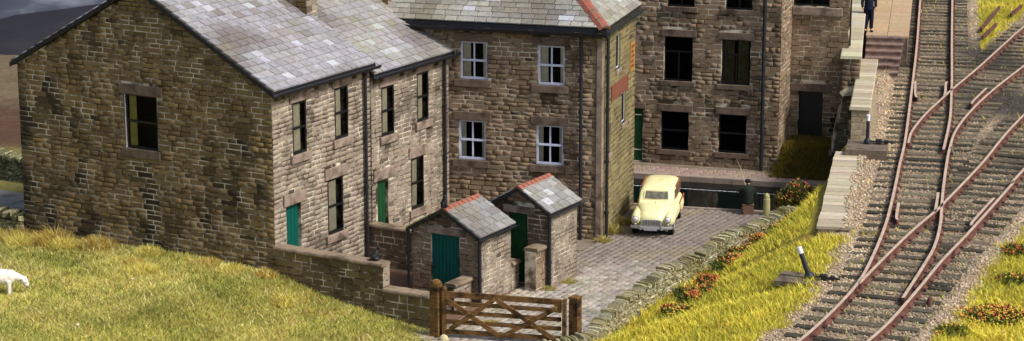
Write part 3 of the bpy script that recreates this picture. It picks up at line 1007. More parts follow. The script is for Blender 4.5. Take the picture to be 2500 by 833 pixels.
# ------------------------------------------------------------------ house with white windows
def middle_house():
    HA = R(-16)
    o = Vector((2.58, 65.06, 0)) + Vector((math.cos(HA), math.sin(HA), 0)) * -7.0
    h = thing("stone_house", "stone house with white sash windows and hipped slate roof behind the outhouses", "house", o, HA)
    wm = h.matrix_basis.copy()
    Lx, Dy, eave = 7.0, 4.35, 6.22
    wins = [(2.74, 3.56, 4.6, 5.73), (5.1, 5.9, 4.55, 5.72), (2.68, 3.51, 2.18, 3.37), (5.05, 5.87, 2.17, 3.36)]
    swins = [(1.8, 2.35, 4.75, 5.8), (2.6, 3.15, 2.95, 3.88), (.72, 1.2, 2.4, 3.3)]
    core = MB()
    wall_core(core, (0, 0, 0), 0, Lx, -.3, eave, wins)
    core.build("wall", MORTAR, h)
    sc = MB()
    wall_core(sc, (Lx, 0, 0), PI / 2, Dy, -.3, eave, swins)
    sc.build("side_wall", RENDERW, h)
    bk = MB(); wall_core(bk, (0, Dy, 0), -PI / 2, Dy, -.3, eave); wall_core(bk, (Lx, Dy, 0), PI, Lx, -.3, eave)
    bk.build("rear_wall", MORTAR, h)
    p = MB(); p.box((.3, 1.4, 0), (Lx - 1.3, 1.5, eave)); p.box((Lx - 1.3, 1.4, 0), (Lx - 1.2, Dy - .3, eave)); p.build("dark_backing", DARKROOM, h)  # added dark panels, room shade painted behind the windows
    fl = MB(); fl.box((.3, .3, 3.7), (Lx - .3, Dy - .3, 3.85)); fl.build("floor_boards", DARKROOM, h)  # floor takes the same painted room shade
    pc = Pieces("stone", STONES, STONE)
    fh = []
    for i, (a0, a1, z0, z1) in enumerate(wins):
        fh += [(a0, a1, z0, z1), (a0 - .16, a1 + .17, z1, z1 + .26), (a0 - .18, a1 + .12, z0 - .22, z0)]
        dressed(h, "lintel", (0, 0, 0), 0, a0 - .16, a1 + .17, z1, z1 + .26, LINTEL_D)
        dressed(h, "window_sill", (0, 0, 0), 0, a0 - .18, a1 + .12, z0 - .22, z0, LINTEL_D, proud=.08)
        cu = [(0.0, .33, CURTAIN), (.86, 1.0, CURTAIN)] if i < 2 else [(0.0, .2, CURTAIN), (.88, 1, CURTAIN)]
        sash_window(h, (0, 0, 0), 0, a0, a1, z0, z1, FRAME_WHITE, "cross", cu, depth=.05, bar=.055)
    lay_stones(pc, wm, (0, 0, 0), 0, Lx, -.1, eave, GREY, fh, soot=.75, a_from=1.9, ch=(.11, .16), cw=(.2, .46), seed=9)
    sh = [q for a0, a1, z0, z1 in swins for q in ((a0, a1, z0, z1), (a0 - .05, a1 + .05, z0 - .14, z0))]
    LICH = [lin(126, 114, 78), lin(114, 102, 70), lin(138, 127, 88), lin(104, 92, 66), lin(122, 107, 78)]
    lay_stones(pc, wm, (Lx, 0, 0), PI / 2, Dy, -.1, eave, LICH, sh, soot=.35, ch=(.125, .18), cw=(.22, .5), seed=31)
    pc.finish(h, wm, 300, "stonework")
    for a0, a1, z0, z1 in swins:
        Bm = Matrix.Translation((Lx, 0, 0)) @ Matrix.Rotation(PI / 2, 4, 'Z')
        w = MB(); w.box((a0, .06, z0), (a1, .1, z1), Bm); sw = w.build("window", FRAME_WHITE, h)
        g = MB(); g.box((a0 + .06, .054, z0 + .06), (a1 - .06, .0585, z1 - .06), Bm); g.build("pane", DARKROOM, sw)  # opaque pane painted with the dark of the room behind
        dressed(h, "window_sill", (Lx, 0, 0), PI / 2, a0 - .05, a1 + .05, z0 - .14, z0, LINTEL, proud=.05)
    # dressed quoin strip at the corner
    q = MB(); q.box((Lx - .13, -.035, -.1), (Lx + .03, .16, eave - .02)); q.build("corner_post", LINTEL, h)
    # hipped roof
    pitch = R(37); ov = .16
    e = eave + .1
    ry = Dy / 2
    rh = (ry + ov) * math.tan(pitch)
    z_e = e - .02
    P00, P10, P11, P01 = (-ov, -ov, z_e), (Lx + ov, -ov, z_e), (Lx + ov, Dy + ov, z_e), (-ov, Dy + ov, z_e)
    r0, r1 = (-ov, ry, z_e + rh), (Lx + ov - (ry + ov), ry, z_e + rh)
    rb = MB(); rb.add([P00, P10, P11, P01, r0, r1], [(0, 1, 5, 4), (1, 2, 5), (2, 3, 4, 5), (3, 0, 4), (3, 2, 1, 0)])
    rf = rb.build("roof", VERGE, h)
    up = Vector((0, math.cos(pitch), math.sin(pitch)))
    sl = (ry + ov) / math.cos(pitch)
    lim = lambda v: (0.0, Lx + 2 * ov - v * math.cos(pitch))
    pal = [lin(156, 154, 148), lin(144, 142, 136), lin(168, 165, 158), lin(132, 129, 122), lin(158, 153, 142)]
    pc = slate_roof(rf, wm, Vector((-ov, -ov, z_e + .01)), (1, 0, 0), up, Lx, sl, row=.21, wid=(.32, .55), lim=lim, pal=pal, mossy=.15, finish=False)
    up2 = Vector((-math.cos(pitch), 0, math.sin(pitch)))
    lim2 = lambda v: (v * math.cos(pitch), Dy + 2 * ov - v * math.cos(pitch))
    slate_roof(rf, wm, Vector((Lx + ov, -ov, z_e + .01)), (0, 1, 0), up2, Dy, sl, row=.21, wid=(.32, .55), lim=lim2, pal=pal, mossy=.18, pc=pc)
    # red hip tiles
    a = Vector(P10) + Vector((0, 0, .03)); b = Vector(r1) + Vector((0, 0, .03)); n = 9
    for i in range(n):
        p0, p1 = a.lerp(b, i / n), a.lerp(b, (i + .97) / n)
        d = (p1 - p0).normalized(); s = d.cross(Vector((0, 0, 1))).normalized(); u = s.cross(d)
        ring = lambda p, k: [p + s * (x * k) + u * y for x, y in ((-.2, -.05), (-.12, .05), (0, .1), (.12, .05), (.2, -.05), (0, .03))]
        t = MB(); t.loft([ring(p0, 1.06), ring(p1, .98)]); t.build("hip_tile", REDTILE, rf)
    gutter(h, (-ov, -ov - .1, eave - .02), (Lx + ov + .1, -ov - .1, eave - .02), .13)
    fa = MB(); fa.box((-ov, -ov, eave - .12), (Lx + ov, -ov + .03, z_e)); fa.build("fascia_board", BLACK, h)
    gutter(h, (Lx + ov + .07, -ov, eave - .03), (Lx + ov + .07, Dy + ov, eave - .03), .06)
    sf = MB(); sf.box((-ov + .04, -.13, eave - .02), (Lx + ov - .03, Dy + .1, z_e - .005)); sf.build("soffit_board", VERGE, h)
    for x in (2.2, 3.55, 4.85, 6.22, 6.9):
        cb = MB(); cb.box((x, -.17, eave - .2), (x + .14, 0, eave - .04)); cb.build("gutter_bracket", CORBEL, h)
    downpipe(h, 6.42, -.09, 0, eave - .1, .05)
    downpipe(h, Lx + .09, .42, 0, eave - .1, .05)
    # faded painted advertising boards on the side wall
    Bm = Matrix.Translation((Lx, 0, 0)) @ Matrix.Rotation(PI / 2, 4, 'Z')
    SIGN_R = noise_mat("faded_red_sign", lin(112, 60, 44), lin(128, 80, 60), scale=7, rough=.8, bump=.1)
    SIGN_Y = noise_mat("yellow_sign", lin(150, 112, 52), lin(164, 130, 74), scale=7, rough=.7, bump=.1)
    MARK_D = noise_mat("sign_dark_print", lin(120, 45, 35), lin(140, 60, 45), scale=9, rough=.8, bump=0)
    MARK_C = noise_mat("sign_pale_print", lin(140, 96, 70), lin(128, 84, 62), scale=9, rough=.8, bump=0)
    s = MB(); s.box((1.2, -.03, 3.92), (3.28, -.002, 4.36), Bm); sr = s.build("painted_sign", SIGN_R, h); sr["label"] = "faded red sign with worn pale lettering"
    s = MB()
    for k in range(9):   # worn upright strokes, no longer readable
        x = 1.32 + k * .21
        s.box((x, -.0335, 4.0), (x + .05, -.0305, 4.28), Bm)
        if k % 3 == 0: s.box((x + .05, -.0335, 4.24), (x + .13, -.0305, 4.28), Bm)
        if k % 3 == 1: s.box((x + .05, -.0335, 4.12), (x + .13, -.0305, 4.155), Bm)
    s.build("sign_print", MARK_C, sr)
    s = MB(); s.box((3.58, -.03, 4.35), (4.16, -.002, 5.24), Bm); sy = s.build("painted_sign", SIGN_Y, h); sy["label"] = "tall yellow sign with worn red print"
    s = MB()
    for k in range(5):
        s.box((3.68, -.0335, 4.48 + k * .15), (4.06 - (.1 if k % 2 else 0), -.0305, 4.56 + k * .15), Bm)
    s.build("sign_print", MARK_D, sy)
    return h


middle_house()


# ------------------------------------------------------------------ mill beyond the canal
def mill():
    MA = R(-17)
    d = Vector((math.cos(MA), math.sin(MA), 0)); n = Vector((-math.sin(MA), math.cos(MA), 0))
    mc = Vector((8.78, 73.9, 0))
    o = mc - d * 9.0
    h = thing("mill_building", "tall dark-windowed stone mill across the canal", "mill", o, MA)
    wm = h.matrix_basis.copy()
    top = 9.4
    X = 8.35
    wins = [(X - 3.25, X - 2.28, 2.85, 4.34), (X - 1.31, X - .34, 2.83, 4.33), (X - 3.32, X - 2.37, .5, 1.81), (X - 1.36, X - .42, .52, 1.82), (X - 3.17, X - 2.24, 5.35, 6.8), (X - 1.21, X - .31, 5.34, 6.8)]
    door = (X - 4.52, X - 3.95, .04, 1.84)
    core = MB()
    wall_core(core, (0, 0, 0), 0, 9.0, -.3, top, wins + [door])
    wall_core(core, (9.0, 0, 0), PI / 2, 6, -.3, top)
    wall_core(core, (0, 6, 0), -PI / 2, 6, -.3, top)
    wall_core(core, (9.0, 6, 0), PI, 9.0, -.3, top)
    core.build("wall", MORTAR, h)
    p = MB(); p.box((.3, 1.2, -.3), (8.7, 1.3, top)); p.build("dark_backing", DARKROOM, h)  # added dark panel giving the mill windows their painted depth of shade
    f = MB(); f.box((.3, .3, 2.15), (8.7, 5.7, 2.3)); f.box((.3, .3, 4.7), (8.7, 5.7, 4.85)); f.build("floor_boards", DARKROOM, h)  # floors coloured with the painted room shade
    pc = Pieces("stone", STONES, STONE)
    fh = []
    for i, (a0, a1, z0, z1) in enumerate(wins):
        fh += [(a0, a1, z0, z1), (a0 - .1, a1 + .12, z1, z1 + .24), (a0 - .14, a1 + .1, z0 - .17, z0)]
        dressed(h, "lintel", (0, 0, 0), 0, a0 - .1, a1 + .12, z1, z1 + .24, LINTEL_D)
        dressed(h, "window_sill", (0, 0, 0), 0, a0 - .14, a1 + .1, z0 - .17, z0, LINTEL_D, proud=.07)
        sash_window(h, (0, 0, 0), 0, a0, a1, z0, z1, FRAME_BLACK, "tee" if i < 2 or i > 3 else "sash", [(0, .42, CURTAIN_D), (.56, .95, CURTAIN_D)] if i == 1 else None, depth=.07, bar=.04)
    fh += [door, (door[0] - .1, door[1] + .1, door[3], door[3] + .2)]
    dressed(h, "lintel", (0, 0, 0), 0, door[0] - .1, door[1] + .1, door[3], door[3] + .2, LINTEL_D)
    dr = plank_door(h, (0, 0, 0), 0, *door, GREEN2, n=4, depth=.06)
    for z in (.4, 1.6):
        k = MB(); k.box((door[0] + .05, .045, z), (door[1] - .04, .0585, z + .035)); k.build("strap_hinge", CURTAIN, dr)
    lay_stones(pc, wm, (0, 0, 0), 0, 9.0, -.02, 6.6, GREY, fh, soot=.7, a_from=3.2, ch=(.13, .19), cw=(.2, .48), seed=14)
    lay_stones(pc, wm, (9.0, 0, 0), PI / 2, 2.0, -.02, 6.6, GREY, soot=.6, ch=(.13, .19), cw=(.2, .48), seed=15)
    pc.finish(h, wm, 300, "stonework")
    downpipe(h, 8.47, -.1, 0, top, .06)
    rf = MB(); rf.extrude([(-.2, -.2, top), (-.2, 3, top + 2), (-.2, 6.2, top)], (9.4, 0, 0)); rf.build("roof", VERGE, h)
    # recessed wing
    o2 = mc + n * 2.0
    g = thing("mill_wing", "recessed dark mill wing with black doorway behind the grassy mound", "mill", o2, MA)
    wm2 = g.matrix_basis.copy()
    dw = (.29, 1.12, .0, 2.35); ww = (.0 + .03, 1.24, 5.24, 6.6)
    c = MB(); wall_core(c, (-.4 + .4, 0, 0), 0, 1.9, -.3, 9, [dw, ww]); c.build("wall", MORTAR, g)
    p = MB(); p.box((0, .5, -.3), (1.9, .6, 9)); p.build("dark_backing", DARKROOM, g)  # added dark panel, shade of the wing's inside put into its colour
    pc = Pieces("stone", STONES, STONE)
    fh = [dw, (.02, 1.4, 2.35, 2.62), ww, (0, 1.72, 4.93, 5.24)]
    dressed(g, "lintel", (0, 0, 0), 0, .02, 1.4, 2.35, 2.62, LINTEL_D)
    dressed(g, "window_sill", (0, 0, 0), 0, .02, 1.7, 4.95, 5.22, LINTEL, proud=.1)
    sash_window(g, (0, 0, 0), 0, *ww, FRAME_BLACK, "tee", None, depth=.07)
    dd = MB(); dd.box((dw[0], .12, dw[2]), (dw[1], .17, dw[3])); dd.build("door", FRAME_BLACK, g)
    lay_stones(pc, wm2, (0, 0, 0), 0, 1.9, .3, 6.6, GREY, fh, soot=1.1, ch=(.14, .2), cw=(.2, .45), seed=22)
    pc.finish(g, wm2, 300, "stonework")


mill()


# ------------------------------------------------------------------ outhouses
def outhouse(s0, w0, wid, dep, eave, apex, door, dmat, label, tile_rows):
    """frame: local x along the front (towards the lane), local y inwards"""
    h = thing("outhouse", label, "outhouse", T(s0, w0), R(-30), "outhouses in the back yards")
    wm = h.matrix_basis.copy()
    core = MB()
    gp = [(0, eave), (wid, eave), (wid / 2, apex - .02)]
    wall_core(core, (0, 0, 0), 0, wid, -.1, eave, [door], thick=.16, top_poly=gp)
    wall_core(core, (wid, 0, 0), PI / 2, dep, -.1, eave, thick=.16)
    wall_core(core, (0, dep, 0), -PI / 2, dep, -.1, eave, thick=.16)
    wall_core(core, (wid, dep, 0), PI, wid, -.1, eave, thick=.16, top_poly=gp)
    core.build("wall", MORTAR, h)
    pc = Pieces("stone", STONES, STONE)
    sl = (apex - eave) / (wid / 2)
    top = lambda z: (0, wid) if z < eave else ((z - eave) / sl + .03, wid - (z - eave) / sl - .03)
    fh = [door, (door[0] - .17, door[1] + .2, door[3], door[3] + .2)]
    dressed(h, "lintel", (0, 0, 0), 0, door[0] - .17, door[1] + .2, door[3], door[3] + .2, LINTEL, depth=.05)
    lay_stones(pc, wm, (0, 0, 0), 0, wid, 0, apex - .06, GREY, fh, top, ch=(.11, .17), cw=(.18, .42), soot=.5)
    lay_stones(pc, wm, (wid, 0, 0), PI / 2, dep, 0, eave, PALE, ch=(.1, .15), cw=(.18, .38), soot=.35)
    pc.finish(h, wm, 300, "stonework")
    plank_door(h, (0, 0, 0), 0, *door, dmat, n=8, depth=.04)
    # roof
    ov = .1; pitch = math.atan(sl)
    ze = eave + .06 - ov * sl
    y0, y1 = -.1, dep + .08
    rb = MB(); dn = Vector((0, 0, -.06))
    e1, ap, e2 = Vector((-ov, y0, ze)), Vector((wid / 2, y0, ze + (wid / 2 + ov) * sl)), Vector((wid + ov, y0, ze))
    rb.extrude([e1, ap, e2, e2 + dn, ap + dn, e1 + dn], (0, y1 - y0, 0))
    rf = rb.build("roof", VERGE, h)
    L_ = (wid / 2 + ov) / math.cos(pitch)
    upr = Vector((-math.cos(pitch), 0, math.sin(pitch)))
    pal = [lin(140, 139, 139), lin(132, 130, 129), lin(150, 148, 150), lin(122, 120, 115)]
    slate_roof(rf, wm, Vector((wid + ov, y0, ze + .005)), (0, 1, 0), upr, y1 - y0, L_ - .12, row=.26, wid=(.3, .42), pal=pal, mossy=.2)
    upl = Vector((math.cos(pitch), 0, math.sin(pitch)))
    pcl = slate_roof(rf, wm, Vector((-ov, y1, ze + .005)), (0, -1, 0), upl, y1 - y0, L_ - .12, row=.26, wid=(.3, .42), pal=[lin(150, 138, 84), lin(168, 150, 90)] if tile_rows else pal, name="moss_slate" if tile_rows else "rear_slate")
    n = 8
    for i in range(n):
        ya, yb = y0 + (y1 - y0) * i / n, y0 + (y1 - y0) * (i + .96) / n
        zc = ap.z
        prof = lambda k: [Vector((wid / 2 + x * k, 0, zc + y)) for x, y in ((-.19, -.085), (-.1, .0), (0, .06), (.1, .0), (.19, -.085), (0, .0))]
        t = MB(); t.loft([[q + Vector((0, ya, .012)) for q in prof(1.04)], [q + Vector((0, yb, 0)) for q in prof(1)]]); t.build("ridge_tile", REDTILE, rf)
    vb = MB(); w = Vector((0, 0, .055)); s = Vector((0, y0 - .035, 0))
    a, b, c = [Vector((q.x, y0 - .035, q.z - .03)) for q in (e1, ap, e2)]
    vb.extrude([a - w, b - w, c - w, c + w, b + w, a + w], (0, .034, 0)); vb.build("verge_board", VERGE, h)
    gutter(h, (wid + ov + .04, y0 - .03, eave + .0), (wid + ov + .04, y1 + .03, eave + .0), .065)
    fb = MB(); fb.box((wid + ov - .02, y0, eave - .09), (wid + ov, y1, ze + .0)); fb.build("fascia_board", BLACK, h)
    downpipe(h, wid + .06, -.06, 0, eave, .05)
    if tile_rows:
        downpipe(h, -.06, -.06, 0, eave, .04)
    return h


outhouse(2.45, 2.72, 2.1, 1.68, 1.86, 2.46, (.62, 1.5, .02, 1.82), GREEN, "near stone outhouse with teal plank door, red ridge tiles and a black cat", True)
outhouse(4.9, 3.72, 1.84, 1.6, 2.08, 2.64, (.6, 1.18, .02, 1.98), GREEN2, "far stone outhouse with dark green plank door and red ridge tiles", False)


# ------------------------------------------------------------------ yard walls
def coped_wall(name, label, o, rz, segs, thick, pal, base=-.2, coping_len=.42, end_faces=True, faces=("front",), bullnose=True, soot=.5, group="yard walls behind the cottages"):
    """segs: (a0, a1, top) along local x; front faces -y"""
    h = thing(name, label, "wall", o, rz, group)
    wm = h.matrix_basis.copy()
    core = MB()
    pc = Pieces("stone", STONES, STONE)
    for a0, a1, top in segs:
        core.box((a0, 0, base), (a1, thick, top - .1))
        if "front" in faces:
            lay_stones(pc, wm, (0, 0, 0), 0, a1, max(base, -.1), top - .1, pal, a_from=a0, ch=(.14, .2), cw=(.24, .5), soot=soot)
        if "right" in faces:
            lay_stones(pc, wm, (a1, 0, 0), PI / 2, thick, max(base, -.1), top - .1, PALE, ch=(.14, .2), cw=(.2, .3), soot=.2)
        n = max(1, round((a1 - a0) / coping_len))
        for i in range(n):
            x0, x1 = a0 + (a1 - a0) * i / n, a0 + (a1 - a0) * (i + 1) / n
            y0, y1 = -.05, thick + .05
            prof = [(y0, top - .1), (y0 - .015, top - .06), (y0 + .0, top - .015), (y0 + .04, top), (y1 - .04, top), (y1, top - .03), (y1, top - .1)]
            k = MB(); dz = random.uniform(-.006, .006)
            k.extrude([(x0 + .006, y, z + dz) for y, z in prof][::-1], (x1 - x0 - .012, 0, 0))
            k.build("coping_stone", COPING, h)
    core.build("wall_core", MORTAR, h)
    pc.finish(h, wm, 300, "stonework")
    return h


coped_wall("yard_wall", "stepped stone yard wall with coping in front of the end cottage, cat sitting on it", T(-.05, .0), R(-30), [(.02, 3.44, 1.58), (3.44, 5.0, .93)], .3, WARM, base=-.5, faces=("front", "right"))
coped_wall("yard_wall", "low dividing yard wall between the green door and the near outhouse", T(4.42, .02), R(-30), [(0, 2.65, 1.2)], .26, GREY, coping_len=.5)
coped_wall("yard_wall", "stub of low wall beside the teal outhouse door, behind the gate", T(1.5, 4.62), R(60), [(0, .92, .8)], .26, PALE, coping_len=.4)
coped_wall("yard_wall", "low wall running back from the near outhouse to the stone pier", T(4.15, 4.83), R(60), [(0, .42, .78)], .26, PALE, coping_len=.4)
coped_wall("yard_wall", "short stone pier wall in front of the far outhouse", T(4.3, 5.5), R(60), [(0, .58, 1.22)], .34, GREY, coping_len=.6)


# ------------------------------------------------------------------ grass bank in front of the gable
_LW = [-24, -12, -8.5, -5.2, -2.3, 0, .26, 1.7, 3.6, 4.9, 6.0, 9]
_LZ = [.35, .55, .62, .86, .84, .80, .74, .34, .06, -.06, -.12, -.3]


def bank_z(X, Y):
    s, w = to_sw(X, Y)
    z = np.interp(w + .10 * np.clip(-s, 0, 20), _LW, _LZ)
    return z + .05 * fbm(X, Y, 1.6, 1) * smooth(0, -1, s) + .022 * np.clip(-s, 0, 20)


def bank_sheet():
    ss = np.concatenate([np.linspace(-16, -3, 40), np.linspace(-2.7, .06, 16)])
    ws = np.linspace(-22, 6.6, 120)
    S, W = np.meshgrid(ss, ws)
    X = C0.x + UV.x * S + WV.x * W; Y = C0.y + UV.y * S + WV.y * W
    V = np.stack([X, Y, bank_z(X, Y)], -1).reshape(-1, 3)
    nx, ny = len(ss), len(ws)
    i = (np.arange(ny - 1)[:, None] * nx + np.arange(nx - 1)[None]).ravel()
    F = np.stack([i, i + nx, i + 1 + nx, i + 1], 1)
    c = V[F].mean(1)
    n = fbm(c[:, 0], c[:, 1], 1.3, 4)[:, None]
    t = np.array(lin(138, 126, 62)) * (1 + .12 * n)
    struct(np_mesh("grass_bank", V, F, SOILM, t, smooth=True))


bank_sheet()
G_YEL = [lin(232, 224, 116), lin(222, 213, 108), lin(246, 238, 154), lin(206, 199, 96)]
G_GRN = [lin(160, 164, 76), lin(140, 148, 66), lin(178, 178, 88), lin(122, 130, 58)]
G_BRN = [lin(172, 142, 86), lin(150, 126, 78), lin(192, 164, 106)]
G_GLD = [lin(212, 190, 86), lin(196, 170, 68), lin(226, 208, 118), lin(178, 150, 60)]


def grass_tint(X, Y, n, gr=0.0, wild=0.0):
    f = fbm(X, Y, .9, 2) * .7 + fbm(X, Y, 2.7, 8) * .5 + RNG.normal(0, .4, n) + gr
    k = np.clip(.5 + f * .55, 0, 1)[:, None]
    t = pick(G_YEL, n) * (1 - k) + pick(G_GRN, n) * k
    b = RNG.random(n) < .10 + .08 * fbm(X, Y, 1.9, 11)
    t[b] = pick(G_BRN, int(b.sum()))
    if wild:
        b = RNG.random(n) < wild
        t[b] = pick(G_GLD, int(b.sum()))
    return t


def grass_hill():
    n = 330000
    s = -RNG.random(n) ** 1.1 * 10.5 + .0
    w = RNG.uniform(-10.5, 6.4, n)
    X = C0.x + UV.x * s + WV.x * w; Y = C0.y + UV.y * s + WV.y * w
    px = 1250 + 5600 * X / (Y * math.cos(PITCH) + 16.6 * math.sin(PITCH))
    keep = (px > -60) & (px < 1120) & (Y > 50.5) & ~((s > -.08) & (w > -8.8))
    X, Y, s, w = X[keep], Y[keep], s[keep], w[keep]
    n = len(X)
    P = np.stack([X, Y, bank_z(X, Y) - .02], 1)
    ln = .10 + .045 * fbm(X, Y, 1.2, 6) + .05 * smooth(-.6, 0, s)
    V, F, t = blades(P, ln * 1.15, .021, grass_tint(X, Y, n, -.1), lean=1.1, bend=.5)
    m2 = RNG.choice(n, 9000, replace=False)          # taller pale stalks and darker weeds standing out of it
    P2 = P[m2]; c2 = np.where((fbm(P2[:, 0], P2[:, 1], 1.7, 9) > .15)[:, None], pick([lin(98, 112, 48), lin(116, 122, 52)], 9000, .2), pick([lin(236, 222, 160), lin(206, 176, 110), lin(178, 140, 80)], 9000, .15))
    V2, F2, t2 = blades(P2, np.full(9000, .2), .02, c2, lean=.9, bend=.5)
    F = np.concatenate([F, F2 + len(V)]); V = np.concatenate([V, V2]); t = np.concatenate([t, t2])
    np_mesh("grass", V, F, GRASSM, t, kind="stuff", label="short yellow green grass covering the bank below the gable", category="grass")


grass_hill()


def tuft(x, y, z, r, h, n, cols, label, group="golden grass tufts along the gable"):
    a = RNG.uniform(0, 2 * PI, n); q = np.sqrt(RNG.random(n)) * r
    X = np.cos(a) * q; Y = np.sin(a) * q
    P = np.stack([X, Y, np.zeros(n) - .03], 1)
    ln = np.full(n, h) * (1.05 - .45 * q / r)
    V, F, t = blades(P, ln, .02, pick(cols, n, .2), lean=.75, bend=.45)
    o = np_mesh("grass_tuft", V, F, GRASSM, t)
    o.location = (x, y, z)
    tag(o, label, "grass tuft", group)


def at_bank(s, w):
    p = T(s, w); return p.x, p.y, float(bank_z(p.x, p.y))


MIXG = G_GLD + [lin(218, 204, 140), lin(182, 132, 70), lin(206, 190, 110)]
for i, (s, w, r, h, lab) in enumerate([
    (-.5, -9.5, .5, .42, "golden grass tuft at the far left end of the drystone wall"),
    (-.45, -8.6, .42, .46, "rusty gold grass tuft at the corner where the drystone wall meets the gable"),
    (-.9, -8.0, .45, .42, "yellow grass tuft standing just forward of the gable's left corner"),
    (-.5, -7.2, .55, .55, "tall pale-tipped grass tuft, biggest one against the gable"),
    (-.8, -6.5, .42, .4, "straw pale grass tuft right of the biggest tuft"),
    (-.4, -5.7, .5, .42, "golden grass tuft against the gable below its window"),
    (-.45, -3.9, .38, .34, "ochre grass tuft against the right half of the gable"),
    (-1.5, -3.6, .32, .3, "small rust-flecked tuft out on the bank"),
    (-1.9, -2.9, .4, .34, "yellow tuft out on the open bank, right of the rusty one"),
    (-.35, -2.0, .4, .26, "low golden tuft near the gable's right corner"),
    (-.5, -1.1, .36, .25, "low tuft just left of the yard wall"),
    (-.35, -.1, .3, .28, "little bright tuft at the foot of the gable corner"),
    (-1.3, 1.1, .34, .25, "yellow tuft on the slope below the stepped yard wall")]):
    x, y, z = at_bank(s, w)
    tuft(x, y, z, r, h, int(900 * r / .4), MIXG if i % 2 else G_GLD + G_YEL, lab)


# ------------------------------------------------------------------ railway
ZR = 2.3          # rail top
ZB = 2.135         # ballast
L1 = [(21.0, 116), (19.05, 105.5), (17.18, 95.6), (15.35, 85.7), (14.15, 79.4), (12.95, 73.2), (11.95, 68.1), (11.3, 65.1), (10.58, 61.7), (9.8, 58.2), (8.97, 55.0), (8.25, 52.6), (7.34, 50.3), (6.26, 47.94), (5.0, 45.6)]
RS = [(22.35, 116), (20.4, 105.5), (18.53, 95.6), (16.66, 85.7), (15.3, 78.4), (14.78, 75.7), (14.2, 72.7), (13.68, 70.26), (12.92, 67.0)]
D1L = [(32, 116), (24.6, 99.5), (20.09, 88.92), (18.77, 85.7), (16.6, 80.3), (14.9, 76.25), (14.5, 75.25), (13.3, 72.2), (12.42, 69.6), (12.02, 67.9)]
D1R = [(28, 101.5), (20.2, 84.8), (18.4, 80.85), (16.33, 76.3), (14.85, 72.7), (13.8, 69.7), (13.12, 67.1), (12.62, 64.9), (12.08, 62.4), (11.68, 60.46), (11.22, 58.16), (10.66, 55.9), (9.98, 53.83), (9.1, 51.3)]
T2L = [(24, 89.5), (16.43, 72.07), (13.67, 65.09), (11.66, 60.25), (11.4, 59.65), (10.34, 57.4), (9.28, 54.95), (8.25, 52.5)]
T2R = [(23, 83.5), (14.8, 64.5), (14.04, 62.6), (11.89, 57.5), (10.58, 54.5), (9.65, 52.2), (8.61, 49.7), (7.7, 47.8), (6.4, 45.4)]


def spline(pts, step=.35):
    P = [Vector((x, y, 0)) for x, y in pts]
    P = [P[0] * 2 - P[1]] + P + [P[-1] * 2 - P[-2]]
    out = []
    for i in range(1, len(P) - 2):
        n = max(2, int((P[i + 1] - P[i]).length / step))
        for k in range(n):
            t = k / n
            a, b, c, d = P[i - 1], P[i], P[i + 1], P[i + 2]
            out.append(.5 * ((2 * b) + (c - a) * t + (2 * a - 5 * b + 4 * c - d) * t * t + (3 * b - a - 3 * c + d) * t ** 3))
    out.append(P[-2])
    return out


def rail(parent, pts, name="rail", h=.175, lab=None, step=.35):
    P = spline(pts, step)
    def sweep(prof, z0):
        rings = []
        for i, p in enumerate(P):
            d = (P[min(i + 1, len(P) - 1)] - P[max(i - 1, 0)]).normalized(); s = Vector((-d.y, d.x, 0))
            rings.append([p + s * x + Vector((0, 0, z0 + z)) for x, z in prof])
        return MB().loft(rings)
    body = sweep([(-.075, -h), (.075, -h), (.07, -h + .025), (.026, -h + .045), (.024, -.06), (.043, -.045), (.043, -.004), (-.043, -.004), (-.043, -.045), (-.024, -.06), (-.026, -h + .045), (-.07, -h + .025)], ZR)
    o = body.build(name, RUST, parent, smooth=30)
    top = sweep([(-.04, -.008), (.04, -.008), (.036, .003), (-.036, .003)], ZR)
    top.build("rail_head", RAILTOP, o)
    return P


main = thing("railway_track", "straight railway line running from the bottom of the picture to the top", "railway track", (0, 0, 0), 0, "railway tracks on the embankment")
div = thing("railway_track", "railway line forking right beyond the signal steps to the grassy corner", "railway track", (0, 0, 0), 0, "railway tracks on the embankment")
sid = thing("railway_track", "nearest railway line, leaving to the right edge of the picture", "railway track", (0, 0, 0), 0, "railway tracks on the embankment")
PL1 = rail(main, L1); PRS = rail(main, RS); PD1L = rail(div, D1L); PD1R = rail(div, D1R); PT2L = rail(sid, T2L); PT2R = rail(sid, T2R)
rail(sid, [(13.2, 60.95), (13.1, 60.75), (12.12, 58.42), (12.0, 58.0)], "guard_rail"); rail(div, [(16.12, 76.5), (16.0, 76.2), (15.2, 74.2), (15.12, 73.85)], "guard_rail")
rail(main, [(13.9, 77.7), (13.86, 77.42), (13.5, 75.3), (13.5, 74.9)], "guard_rail"); rail(main, [(10.5, 60.4), (10.46, 60.23), (10.18, 58.85), (10.18, 58.6)], "guard_rail")
rail(main, [(11.78, 61.6), (11.7, 61.21), (11.43, 59.96), (11.3, 59.4)], "wing_rail"); rail(main, [(14.98, 77.6), (14.88, 77.28), (14.63, 75.98), (14.45, 75.2)], "wing_rail")

SLEEP = [lin(92, 85, 70), lin(76, 71, 59), lin(64, 60, 50), lin(108, 99, 80), lin(56, 53, 45)]
chairs = {main: MB(), div: MB(), sid: MB()}


def sleeper(parent, a, b):
    """timber between two ground points"""
    a, b = Vector(a), Vector(b)
    d = (b - a); l = d.length; an = math.atan2(d.y, d.x) + R(random.uniform(-1.2, 1.2))
    o = bpy.data.objects.new("sleeper", random.choice(SLEEPM)); COL.objects.link(o)
    o.parent = parent
    o.matrix_basis = Matrix.Translation((*((a + b) / 2)[:2], ZR - .165 + random.uniform(-.008, .006))) @ Matrix.Rotation(an, 4, 'Z') @ Matrix.Diagonal((l, .25, 1, 1))
    o.color = (*jit(random.choice(SLEEP), .15), 1)


